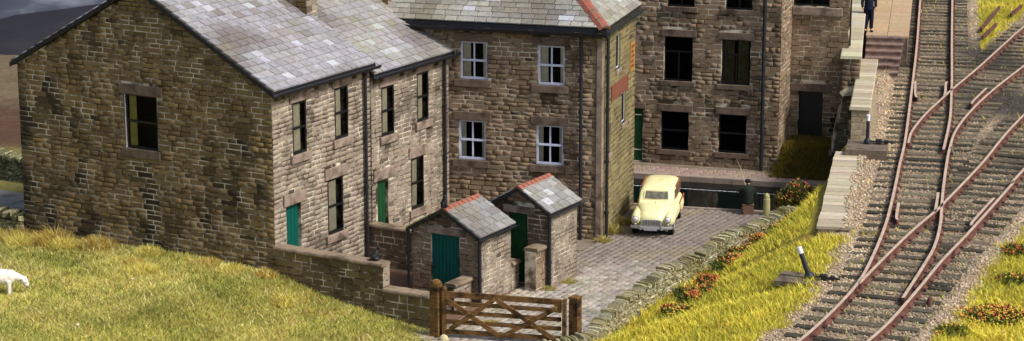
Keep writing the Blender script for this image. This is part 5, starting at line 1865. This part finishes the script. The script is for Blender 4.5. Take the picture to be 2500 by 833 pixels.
RED, ORG, YEL = lin(214, 98, 66), lin(224, 146, 84), lin(232, 206, 84)
FLG = "flowering plants on the railway bank"
for (px_, rx, ry, h, nl_, nf, cols, lab) in (
    ((11.1, 50.3), .72, .75, .26, 1500, 300, [YEL, YEL, RED, YEL, ORG], "big clump of yellow and red flowers right of the nearest track"),
    ((12.75, 56.0), .3, .5, .22, 500, 40, [RED, ORG], "dark green clump with red blooms at the right edge of the picture"),
    ((4.1, 55.75), .32, .3, .2, 420, 80, [YEL, RED, YEL], "yellow and red flowers lowest on the bank"),
    ((4.62, 56.3), .38, .36, .22, 520, 110, [RED, RED, ORG, YEL], "red flower clump on the bank, second lowest"),
    ((5.2, 57.9), .36, .5, .22, 620, 90, [RED, ORG, RED], "red flowers half-way along the drystone wall"),
    ((6.2, 60.3), .4, .8, .24, 700, 16, [RED, YEL], "dark green weeds with a few red blooms between the red and the orange flowers"),
    ((7.0, 62.1), .36, .5, .22, 520, 120, [ORG, ORG, RED, YEL], "orange flower clump near the far end of the drystone wall"),
    ((7.55, 63.1), .28, .4, .2, 380, 70, [YEL, ORG, lin(235, 170, 150)], "pale yellow and pink flowers above the orange ones"),
    ((8.35, 65.0), .5, .7, .4, 900, 70, [RED, ORG, RED], "dark tangle of red-tipped bush beside the boarded walkway"),
    ((3.3, 54.2), .22, .22, .16, 260, 16, [RED, ORG], "tiny red flowers at the bottom of the bank"),
    ((4.5, 57.3), .3, .6, .2, 620, 10, [RED, YEL], "low green weeds at the wall foot beside the lowest flowers"),
    ((5.7, 59.2), .34, .7, .22, 640, 46, [RED, RED, ORG], "green weeds with red blooms against the middle of the drystone wall"),
    ((6.55, 61.2), .32, .45, .22, 480, 80, [RED, ORG, YEL], "mixed red and yellow flowers just below the orange clump"),
    ((7.95, 63.9), .3, .5, .26, 460, 60, [RED, ORG], "orange-red flowers just below the dark tangle of bush"),
    ((9.9, 49.2), .4, .4, .16, 420, 14, [YEL, ORG], "low yellow-flecked weeds nearest the right-hand rail"),
    ((6.0, 59.6), .5, .6, .2, 520, 90, [ORG, YEL, ORG], "loose orange and yellow drift uphill of the red wall flowers"),
    ((4.3, 54.9), .4, .4, .18, 420, 60, [YEL, ORG], "small yellow-orange drift lowest on the open bank"),
    ((5.0, 56.6), .45, .45, .18, 460, 70, [YEL, ORG, RED], "yellow and orange drift uphill of the second lowest red clump"),
    ((12.2, 53.4), .5, .5, .18, 520, 40, [YEL, RED, YEL], "yellow and red flowers further up the right-hand grass")):
    z = float(emb_z(np.array(px_[0]), np.array(px_[1])))
    clump("flowering_plant", lab, "flowers", px_[0], px_[1], z, rx, ry, h, nl_, nf, cols, FLG)
wx = wall_x(64.8)
clump("bramble_bush", "dark green and yellow bush over the far end of the drystone wall by the canal", "bush", 8.45, 65.85, .75, .7, .6, .95, 3000, 60, [RED, ORG], None, [lin(140, 138, 62), lin(86, 92, 40), lin(52, 58, 28), lin(36, 40, 22), lin(150, 120, 50)])
# dry weeds at wall feet
WEED = [lin(186, 174, 96), lin(168, 152, 78), lin(200, 186, 120), lin(150, 140, 72)]
hd = Vector((math.cos(R(74)), math.sin(R(74)), 0)); hn = Vector((hd.y, -hd.x, 0))
for i_, (x, y, r_, h_, n_, lab) in enumerate((
    (2.66, 64.85, .22, .22, 260, "dry weeds at the street corner of the white-windowed house"),
    (2.98, 65.9, .3, .34, 420, "yellow weeds against the lichened side wall, left of the car"),
    (3.3, 67.0, .26, .3, 320, "weeds against the lichened side wall, mostly hidden beside the car"),
    (T(4.72, 5.72).x, T(4.72, 5.72).y, .2, .16, 180, "weeds at the foot of the far outhouse's downpipe"),
    (T(5.6, 5.82).x, T(5.6, 5.82).y, .22, .15, 180, "weeds along the far outhouse's lit side"),
    (T(3.2, 5.05).x, T(3.2, 5.05).y, .22, .14, 160, "weeds along the near outhouse's lit side"),
    (T(1.2, 5.9).x, T(1.2, 5.9).y, .26, .1, 700, "sparse yellow weeds on the cobbles behind the gate"))):
    tuft(x, y, .02, r_, h_, n_, WEED, lab, "dry weeds on the street")


# ------------------------------------------------------------------ parked estate car
def build_car():
    CREAM = noise_mat("cream_car_paint", lin(230, 222, 164), lin(237, 230, 178), scale=3, rough=.35, spec=.5, bump=.04, c3=lin(215, 200, 135), s3=5, t3=(.58, .75))
    CHROME = noise_mat("dull_chrome", lin(168, 168, 165), lin(196, 196, 192), scale=9, rough=.4, metallic=.5, bump=.1)
    ASH = noise_mat("ash_frame_wood", lin(150, 82, 50), lin(172, 104, 66), scale=8, rough=.6)
    TYRE = noise_mat("tyre_rubber", lin(22, 22, 22), lin(34, 33, 32), scale=10, rough=.85)
    SCREEN = noise_mat("dusty_windscreen", lin(70, 70, 60), lin(120, 116, 98), scale=9, rough=.25, spec=.6, bump=.02)
    UNDER = noise_mat("car_underside", lin(16, 16, 16), lin(24, 24, 24), scale=5, rough=.9)
    t = thing("parked_car", "cream estate car with brown wooden side framing parked on the cobbles by the canal", "car", (4.37, 66.8, .01), R(-10))
    t.matrix_basis = t.matrix_basis @ Matrix.Diagonal((.87, .85, .82, 1))

    def ring(y, a, zb, zt, e=3.5, n=28):
        cz, b = (zb + zt) / 2, (zt - zb) / 2
        out = []
        for k in range(n):
            q = 2 * PI * k / n; c, s = math.cos(q), math.sin(q)
            out.append(Vector((a * math.copysign(abs(c) ** (2 / e), c), y, cz + b * math.copysign(abs(s) ** (2 / e), s))))
        return out
    m = MB(); m.loft([ring(-1.5, .52, .3, .7), ring(-1.35, .62, .27, .78), ring(-.9, .68, .26, .86), ring(-.3, .73, .25, .9), ring(.6, .745, .25, .93), ring(1.4, .73, .27, .93), ring(1.78, .68, .32, .9), ring(1.86, .6, .38, .8)])
    body = m.build("body", CREAM, t, smooth=50)
    m = MB(); m.loft([ring(-1.83, .2, .48, .7, 2.4), ring(-1.8, .33, .42, .78, 2.5), ring(-1.7, .41, .4, .86, 2.6), ring(-1.4, .47, .4, .93, 2.7), ring(-1.0, .55, .4, .99, 2.8), ring(-.5, .64, .4, 1.04, 3)])
    bn = m.build("bonnet", CREAM, t, smooth=60)
    m = MB(); m.bar((0, -1.78, .8), (0, -.6, 1.045), .02, .02); m.build("bonnet_trim", CHROME, bn)
    for s in (-1, 1):
        m = MB()
        def wring(y, rx, rz, x, z):
            return [Vector((s * x + rx * math.cos(2 * PI * k / 18), y, z + rz * math.sin(2 * PI * k / 18))) for k in range(18)]
        m.loft([wring(-1.8, .07, .09, .545, .66), wring(-1.76, .125, .15, .545, .65), wring(-1.6, .165, .235, .55, .61), wring(-1.3, .185, .285, .56, .59), wring(-.9, .17, .24, .57, .62), wring(-.5, .13, .16, .6, .68), wring(-.25, .06, .08, .66, .72)])
        w = m.build("front_wing", CREAM, t, smooth=60)
        m = MB(); m.tube([(s * .545, -1.74, .68), (s * .545, -1.83, .685)], [.115, .115], 18); m.build("headlight_rim", CHROME, t, smooth=40)
        m = MB(); m.ball((s * .545, -1.825, .685), (.095, .05, .095), 16, 8); m.build("headlight", noise_mat("headlight_glass", lin(205, 205, 198), lin(225, 225, 220), scale=5, rough=.15, spec=.7, bump=0), t, smooth=True)
        m = MB(); m.ball((s * .55, -1.81, .5), (.045, .035, .04), 12, 6); m.build("side_light", CHROME, t, smooth=True)
        m = MB()
        m.loft([wring(.55, .05, .1, .7, .62), wring(.8, .09, .22, .69, .56), wring(1.1, .1, .27, .69, .55), wring(1.45, .09, .2, .68, .56), wring(1.7, .04, .08, .66, .55)]); m.build("rear_wing", CREAM, t, smooth=60)
        for y in (-1.22, 1.1):
            m = MB(); cx = s * .62
            m.tube([(cx - .085, y, .29), (cx - .07, y, .29), (cx + .07, y, .29), (cx + .085, y, .29)], [.24, .285, .285, .24], 22); wh = m.build("wheel", TYRE, t, smooth=40)
            m = MB(); m.tube([(cx + s * .075, y, .29), (cx + s * .1, y, .29)], [.15, .11], 16); m.build("hub_cap", CHROME, wh, smooth=40)
    m = MB(); m.loft([ring(-.62, .58, .9, 1.0, 5), ring(-.5, .6, .86, 1.1, 4.5), ring(-.24, .605, .84, 1.37, 4), ring(-.05, .6, .82, 1.47, 3.6), ring(.3, .605, .82, 1.52, 3.4), ring(1.1, .615, .82, 1.53, 3.6), ring(1.62, .605, .82, 1.5, 3.8), ring(1.78, .585, .82, 1.42, 4), ring(1.82, .55, .84, 1.2, 4)])
    cb = m.build("cabin", CREAM, t, smooth=50)
    # windscreen: curved panel set just proud of the sloping front
    P0, P1 = Vector((0, -.52, 1.105)), Vector((0, -.30, 1.335))
    m = MB(); nx = 8; vs = []
    out = Vector((0, -(P1 - P0).z, (P1 - P0).y)).normalized()
    for k in range(nx + 1):
        u = -1 + 2 * k / nx
        for p, hw in ((P0, .40), (P1, .37)):
            vs.append(p + out * (.02 - .0 * u * u) + Vector((u * hw, .03 * u * u, 0)))
    m.add(vs, [(2 * k, 2 * k + 2, 2 * k + 3, 2 * k + 1) for k in range(nx)])
    wsn = m.build("windscreen", SCREEN, t)
    m = MB()
    fr = [P0 + out * .024 + Vector((-.43, .03, -.02)), P0 + out * .024 + Vector((.43, .03, -.02)), P1 + out * .024 + Vector((.395, .03, .02)), P1 + out * .024 + Vector((-.395, .03, .02))]
    for a, b in ((0, 1), (1, 2), (2, 3), (3, 0)):
        m.tube([fr[a], (fr[a] + fr[b]) / 2 + out * .006 - Vector((0, .012 if a in (0, 2) else 0, 0)), fr[b]], .016, 6)
    m.build("windscreen_surround", CREAM, wsn, smooth=40)
    for s in (-1, 1):
        for (y0, y1, z0, z1) in ((-.2, .32, 1.03, 1.36), (.42, 1.0, 1.03, 1.38), (1.06, 1.62, 1.03, 1.38)):
            m = MB(); xx = s * .607
            m.extrude([(xx, y0 + (.14 if y0 < 0 else 0), z1), (xx, y1, z1), (xx, y1, z0), (xx, y0, z0)], (s * .008, 0, 0)); m.build("side_window", SCREEN, t)
        for y in (.38, 1.03, 1.68):
            m = MB(); m.box((min(s * .6, s * .617), y - .025, .98), (max(s * .6, s * .617), y + .025, 1.4)); m.build("timber_frame", ASH, t)
            m = MB(); m.box((min(s * .70, s * .752), y - .025, .45), (max(s * .70, s * .752), y + .025, .78)); m.build("timber_frame", ASH, t)
        for z, x in ((1.0, .618), (1.4, .6), (.8, .752), (.46, .752)):
            m = MB(); m.box((min(s * (x - .03), s * x), .36, z - .025), (max(s * (x - .03), s * x), 1.7, z + .025)); m.build("timber_frame", ASH, t)
    m = MB(); m.bar((0, 1.84, .5), (0, 1.8, 1.4), .05, .05); m.build("timber_frame", ASH, t)
    # grille
    m = MB()
    gp = [Vector((.34 * math.copysign(abs(math.cos(q)) ** .45, math.cos(q)), 0, .57 + .115 * math.copysign(abs(math.sin(q)) ** .55, math.sin(q)))) for q in [2 * PI * k / 28 for k in range(28)]]
    m.loft([[g + Vector((0, -1.79, 0)) for g in gp], [g + Vector((0, -1.855, 0)) for g in gp]]); gr = m.build("grille", CHROME, t, smooth=40)
    m = MB()
    for k in range(11):
        x = -.27 + k * .054; m.box((x, -1.866, .48), (x + .014, -1.856, .66))
    m.build("grille_slots", TYRE, gr, kind="stuff")
    m = MB(); bp = []
    for k in range(13):
        u = -1 + 2 * k / 12; bp.append((u * .71, -1.93 + .14 * abs(u) ** 3, .4))
    rings = [[Vector(p) + Vector((0, dy, dz)) for dy, dz in ((-.02, -.05), (.03, -.05), (.03, .05), (-.02, .05), (-.035, 0))] for p in bp]
    m.loft(rings); bm_ = m.build("bumper", CHROME, t, smooth=40)
    for s in (-.36, .36):
        k = MB(); k.box((s - .03, -1.975, .33), (s + .03, -1.92, .5)); k.build("overrider", CHROME, bm_)
    m = MB(); m.box((-.25, -1.968, .31), (.2, -1.952, .4)); m.build("number_plate", noise_mat("grey_plate", lin(150, 150, 148), lin(172, 172, 170), scale=12, rough=.6), t)
    m = MB(); m.box((-.55, -1.4, .2), (.55, 1.6, .34)); m.build("chassis", UNDER, t)


build_car()


# ------------------------------------------------------------------ people and animals
def skin(name, pts, edges, mat, parent=None, sub=2, root=0):
    """pts: (x, y, z, radius)"""
    me = bpy.data.meshes.new(name)
    me.from_pydata([p[:3] for p in pts], edges, [])
    me.materials.append(mat)
    o = bpy.data.objects.new(name, me); COL.objects.link(o)
    md = o.modifiers.new("skin", 'SKIN'); md.use_smooth_shade = True; md.branch_smoothing = .4
    for i, p in enumerate(pts):
        r = p[3] if isinstance(p[3], tuple) else (p[3], p[3])
        me.skin_vertices[0].data[i].radius = r
        me.skin_vertices[0].data[i].use_root = (i == root)
    sd = o.modifiers.new("subsurf", 'SUBSURF'); sd.levels = sub; sd.render_levels = sub
    if parent:
        o.parent = parent
    return o


SKINC = noise_mat("painted_skin", lin(200, 150, 120), lin(212, 164, 134), scale=9, rough=.7, bump=0)
NAVY = noise_mat("navy_cloth", lin(14, 18, 34), lin(20, 26, 46), scale=12, rough=.9, bump=.1)
BLUE = noise_mat("blue_cloth", lin(16, 24, 46), lin(22, 32, 58), scale=12, rough=.9, bump=.1)
DARK = noise_mat("dark_cloth", lin(26, 26, 30), lin(38, 38, 42), scale=12, rough=.9, bump=.1)
OLIVE = noise_mat("olive_jacket", lin(24, 31, 24), lin(34, 42, 32), scale=10, rough=.85, bump=.1)
WICKER = noise_mat("wicker", lin(122, 94, 78), lin(100, 76, 62), scale=18, rough=.9, bump=.5, stretch=(1, 1, 3))
HAIR = noise_mat("dark_hair", lin(38, 30, 24), lin(52, 42, 34), scale=20, rough=.8, bump=.2)


def blob(name, mb, voxel, mat, parent=None, smooth_it=3):
    """overlapping shapes fused into one continuous surface"""
    o = mb.build(name, mat)
    r = o.modifiers.new("remesh", 'REMESH'); r.mode = 'VOXEL'; r.voxel_size = voxel; r.use_smooth_shade = True
    sm = o.modifiers.new("smooth", 'SMOOTH'); sm.iterations = smooth_it; sm.factor = .5
    bpy.context.view_layer.update()
    me = bpy.data.meshes.new_from_object(o.evaluated_get(bpy.context.evaluated_depsgraph_get()))
    old = o.data
    o.modifiers.clear(); o.data = me; me.name = name
    bpy.data.meshes.remove(old)
    if parent:
        o.parent = parent
    return o


def hand(pts, edges, wrist, d, side):
    """five fingers of unequal length from a wrist index"""
    w = Vector(pts[wrist][:3]); d = Vector(d).normalized(); s = Vector(side).normalized()
    pts.append((*(w + d * .05), .03)); palm = len(pts) - 1; edges.append((wrist, palm))
    for k, l in enumerate((.06, .075, .07, .05)):
        b = Vector(pts[palm][:3]) + s * (k - 1.5) * .019 + d * .035
        pts.append((*b, .0095)); i = len(pts) - 1; edges.append((palm, i))
        pts.append((*(b + d * l * .6), .009)); pts.append((*(b + d * l + s.cross(d) * .012), .008)); edges += [(i, i + 1), (i + 1, i + 2)]
    b = w + d * .035 - s * .035
    pts.append((*b, .011)); i = len(pts) - 1; edges.append((palm, i)); pts.append((*(b + d * .045 - s * .012), .009)); edges.append((i, i + 1))


def standing_man():
    t = thing("person", "man in blue jacket and dark trousers standing at the top of the steps", "person", (12.98, 82.55, 3.18), R(6))
    pts = [(0, 0, .92, .13), (0, 0, 1.12, .125), (0, .0, 1.33, .14), (0, 0, 1.46, .07), (0, -.01, 1.54, .055), (0, -.02, 1.61, .095), (0, -.02, 1.7, .085)]
    e = [(0, 1), (1, 2), (2, 3), (3, 4), (4, 5), (5, 6)]
    for s in (-1, 1):
        b = len(pts)
        pts += [(s * .1, 0, .84, .09), (s * .105, -.01, .48, .06), (s * .11, .01, .1, .042), (s * .12, -.1, .04, .038)]
        e += [(0, b), (b, b + 1), (b + 1, b + 2), (b + 2, b + 3)]
        b = len(pts)
        pts += [(s * .19, 0, 1.38, .06), (s * .24, .02, 1.12, .045), (s * .235, -.04, .9, .035)]
        e += [(2, b), (b, b + 1), (b + 1, b + 2)]
        hand(pts, e, b + 2, (0, -.1, -1), (0, -1, 0))
    body = skin("body", pts, e, SKINC, t)
    skin("trousers", [(0, 0, .95, .15), (-.1, 0, .82, .105), (-.105, -.01, .48, .085), (-.11, .01, .1, .075), (.1, 0, .82, .105), (.105, -.01, .48, .085), (.11, .01, .1, .075)], [(0, 1), (1, 2), (2, 3), (0, 4), (4, 5), (5, 6)], NAVY, t)
    jk = MB(); jk.ball((0, 0, 1.3), (.21, .135, .2), 16, 10); jk.tube([(0, 0, .84), (0, 0, 1.0), (0, 0, 1.3)], [.185, .17, .16], 16); jk.tube([(0, 0, 1.38), (0, 0, 1.5)], [.1, .075], 12)
    blob("jacket", jk, .02, BLUE, t); 0 and skin("jacket", [(0, 0, .86, .17), (0, 0, 1.1, .16), (0, 0, 1.36, .165), (0, 0, 1.47, .08)], [(0, 1), (1, 2), (2, 3)], BLUE, t)
    skin("sleeve", [(-.16, 0, 1.4, .075), (-.25, .02, 1.12, .065), (-.24, -.04, .9, .055)], [(0, 1), (1, 2)], DARK, t)
    skin("sleeve", [(.16, 0, 1.4, .075), (.25, .02, 1.12, .065), (.24, -.04, .9, .055)], [(0, 1), (1, 2)], DARK, t)
    for s in (-1, 1):
        skin("shoe", [(s * .11, .04, .05, .055), (s * .115, -.06, .045, .05), (s * .125, -.15, .035, .04)], [(0, 1), (1, 2)], DARK, t)
    m = MB(); m.ball((0, .015, 1.69), (.105, .115, .09), 14, 8); m.build("hair", HAIR, t, smooth=True)
    m = MB(); m.ball((0, -.125, 1.62), (.018, .03, .024), 8, 5); m.build("nose", SKINC, t, smooth=True)


standing_man()


def angler():
    t = thing("person", "angler in dark green jacket sitting with his back to us at the canal edge", "person", (7.22, 68.12, .03), R(0))
    t.matrix_basis = t.matrix_basis @ Matrix.Scale(.88, 4)
    k = thing("fishing_basket", "brown wicker basket the angler sits on at the canal edge", "basket", (7.22, 68.1, .02), R(2))
    k.matrix_basis = k.matrix_basis @ Matrix.Scale(.88, 4)
    m = MB(); m.loft([[Vector((x * q, y * q, z)) for x, y in ((-.19, -.14), (.19, -.14), (.19, .14), (-.19, .14))] for z, q in ((0, .92), (.3, 1), (.34, 1.04))]); m.build("basket_body", WICKER, k)
    m = MB(); m.box((-.205, -.155, .345), (.205, .155, .375)); m.build("basket_lid", WICKER, k)
    z0 = .47
    pts = [(0, 0, z0, .13), (0, .02, z0 + .2, .12), (0, .08, z0 + .38, .12), (0, .13, z0 + .46, .06), (0, .15, z0 + .52, .055), (0, .18, z0 + .58, .09), (0, .18, z0 + .66, .08)]
    e = [(0, 1), (1, 2), (2, 3), (3, 4), (4, 5), (5, 6)]
    for s in (-1, 1):
        b = len(pts)
        pts += [(s * .1, .1, z0 - .02, .085), (s * .14, .42, z0 + .0, .06), (s * .14, .44, z0 - .38, .045), (s * .14, .56, z0 - .45, .036)]
        e += [(0, b), (b, b + 1), (b + 1, b + 2), (b + 2, b + 3)]
        b = len(pts)
        pts += [(s * .19, .09, z0 + .42, .055), (s * .25, .16, z0 + .2, .045), (s * .08, .36, z0 + .24, .033)]
        e += [(2, b), (b, b + 1), (b + 1, b + 2)]
        hand(pts, e, b + 2, (-s * .6, .6, .1), (0, 0, -1))
    skin("body", pts, e, SKINC, t)
    jk = MB(); jk.tube([(0, -.02, z0 - .1), (0, 0, z0 + .1), (0, .04, z0 + .3), (0, .08, z0 + .42)], [.19, .185, .19, .15], 16); jk.ball((0, .07, z0 + .38), (.24, .14, .13), 16, 10); jk.tube([(0, .1, z0 + .44), (0, .15, z0 + .53)], [.11, .085], 12)
    for s in (-1, 1):
        jk.tube([(s * .19, .08, z0 + .4), (s * .27, .13, z0 + .18), (s * .13, .33, z0 + .22)], [.085, .075, .06], 10)
    blob("jacket", jk, .022, OLIVE, t)
    for s in (-1, 1):
        skin("trouser_leg", [(s * .07, .02, z0 - .04, .11), (s * .14, .42, z0, .085), (s * .14, .44, z0 - .36, .065)], [(0, 1), (1, 2)], DARK, t)
        skin("boot", [(s * .14, .43, z0 - .38, .06), (s * .14, .6, z0 - .44, .045)], [(0, 1)], DARK, t)
    m = MB(); m.ball((0, .18, z0 + .655), (.115, .125, .075), 14, 8); m.build("flat_cap", DARK, t, smooth=True)
    m = MB(); m.box((-.08, .27, z0 + .62), (.08, .36, z0 + .635)); m.build("cap_peak", DARK, t)
    rd = thing("fishing_rod", "thin pale fishing rod held up over the canal", "fishing rod", (7.2, 68.45, z0 + .2))
    ROD = noise_mat("rod_varnish", lin(196, 186, 160), lin(170, 158, 130), scale=10, rough=.4)
    m = MB(); m.tube([(0.02, -.12, -.05), (-.04, .3, .26), (-.12, .8, .55), (-.2, 1.3, .72)], [.013, .011, .007, .003], 8); m.build("rod", ROD, rd, smooth=True)
    m = MB(); m.ball((.0, .0, -.03), .035, 10, 6); m.build("reel", BLACK, rd, smooth=True)


angler()
# stone bollard
bo = thing("stone_bollard", "pale round-headed stone bollard right of the angler", "bollard", (7.78, 67.98, 0))
m = MB(); m.tube([(0, 0, 0), (0, 0, .5), (0, 0, .53), (0, 0, .55), (0, 0, .62), (0, 0, .68), (0, 0, .71)], [.115, .1, .098, .08, .088, .06, .015], 16); o = m.build("shaft", PALECOPE, bo, smooth=40); o.color = (*lin(176, 168, 118), 1)
m = MB(); m.tube([(0, 0, -.05), (0, 0, .05)], [.15, .14], 16); o = m.build("bollard_foot", PALECOPE, bo, smooth=40); o.color = (*lin(150, 142, 100), 1)


def cat(label, loc, rz):
    t = thing("cat", label, "cat", loc, rz, "black cats")
    CATM = bpy.data.materials.get("black_fur") or noise_mat("black_fur", lin(18, 19, 22), lin(34, 35, 40), scale=20, rough=.5, spec=.4)
    # sitting, facing local +x
    bd = MB(); bd.ball((-.05, 0, .1), (.1, .085, .1), 14, 10); bd.tube([(-.04, 0, .1), (.0, 0, .2), (.035, 0, .28)], [.085, .07, .045], 12); bd.ball((.065, 0, .335), (.055, .05, .047), 12, 8); bd.ball((.11, 0, .322), (.03, .026, .022), 10, 6)
    for s in (-1, 1):
        bd.tube([(.02, s * .035, .2), (.06, s * .035, .1), (.075, s * .035, .0)], [.035, .026, .022], 8); bd.ball((.0, s * .07, .045), (.07, .03, .045), 10, 6)
    bd.tube([(-.13, 0, .03), (-.17, .06, .02), (-.12, .13, .018), (-.02, .14, .018)], [.024, .02, .018, .012], 8)
    blob("body", bd, .011, CATM, t, 2)
    for s in (-1, 1):
        m = MB(); m.extrude([(.06, s * .02, .375), (.06, s * .05, .37), (.062, s * .04, .43)], (.018, 0, 0)); m.build("ear", CATM, t)
    return t


p = T(.1, 3.13, 1.585); cat("black cat sitting on the stepped yard wall", p, R(20))
p = T(2.42, 3.77, 2.56); cat("black cat perched on the roof ridge of the near outhouse", p, R(-70))


def sheep():
    x, y = -12.95, 56.15
    z = float(bank_z(x, y)) + .02
    t = thing("sheep", "white sheep grazing on the grass bank at the left edge", "sheep", (x, y, z), R(0))
    t.matrix_basis = t.matrix_basis @ Matrix.Scale(1.14, 4)
    WOOL = noise_mat("white_wool", lin(222, 214, 196), lin(238, 232, 218), scale=14, rough=.95, bump=.5, fine=40)
    bd = MB(); bd.ball((-.08, 0, .42), (.36, .17, .185), 18, 12); bd.ball((.17, 0, .42), (.15, .14, .17), 14, 10)
    bd.tube([(.2, 0, .44), (.34, 0, .41), (.44, 0, .37)], [.12, .09, .075], 12); bd.ball((.46, 0, .345), (.095, .075, .095), 12, 8); bd.tube([(.48, 0, .34), (.52, 0, .26), (.535, 0, .205)], [.078, .062, .05], 10)
    for px_ in (-.3, .14):
        for s in (-1, 1):
            bd.tube([(px_, s * .085, .36), (px_ + (.01 if px_ > 0 else -.03), s * .09, .16), (px_, s * .09, 0)], [.075, .042, .034], 10)
    bd.tube([(-.42, 0, .46), (-.47, 0, .34)], [.035, .025], 8)
    blob("body", bd, .018, WOOL, t)
    SHD = noise_mat("grey_muzzle", lin(120, 112, 105), lin(150, 140, 132), scale=10, rough=.8)
    for s in (-1, 1):
        m = MB(); m.ball((.44, s * .1, .37), (.03, .055, .022), 8, 5); m.build("ear", SHD, t, smooth=True)
        m = MB(); m.ball((.53, s * .062, .3), .013, 8, 5); m.build("eye", BLACK, t, smooth=True)
    m = MB(); m.ball((.545, 0, .18), (.032, .036, .026), 8, 5); m.build("muzzle", SHD, t, smooth=True)


sheep()
# pale stones lying in the grass
for (x, y, r_, lab) in ((-10.55, 53.35, .05, "small white stone in the grass below the sheep"), (-9.9, 57.6, .035, "tiny pale stone in the grass nearer the gable")):
    m = MB(); m.ball((0, 0, 0), (r_, r_ * .8, r_ * .7), 8, 5); o = m.build("pale_stone", FIELDSTONE, smooth=True); o.location = (x, y, float(bank_z(x, y)) + .08); o.color = (*lin(225, 215, 205), 1)
    tag(o, lab, "stone")
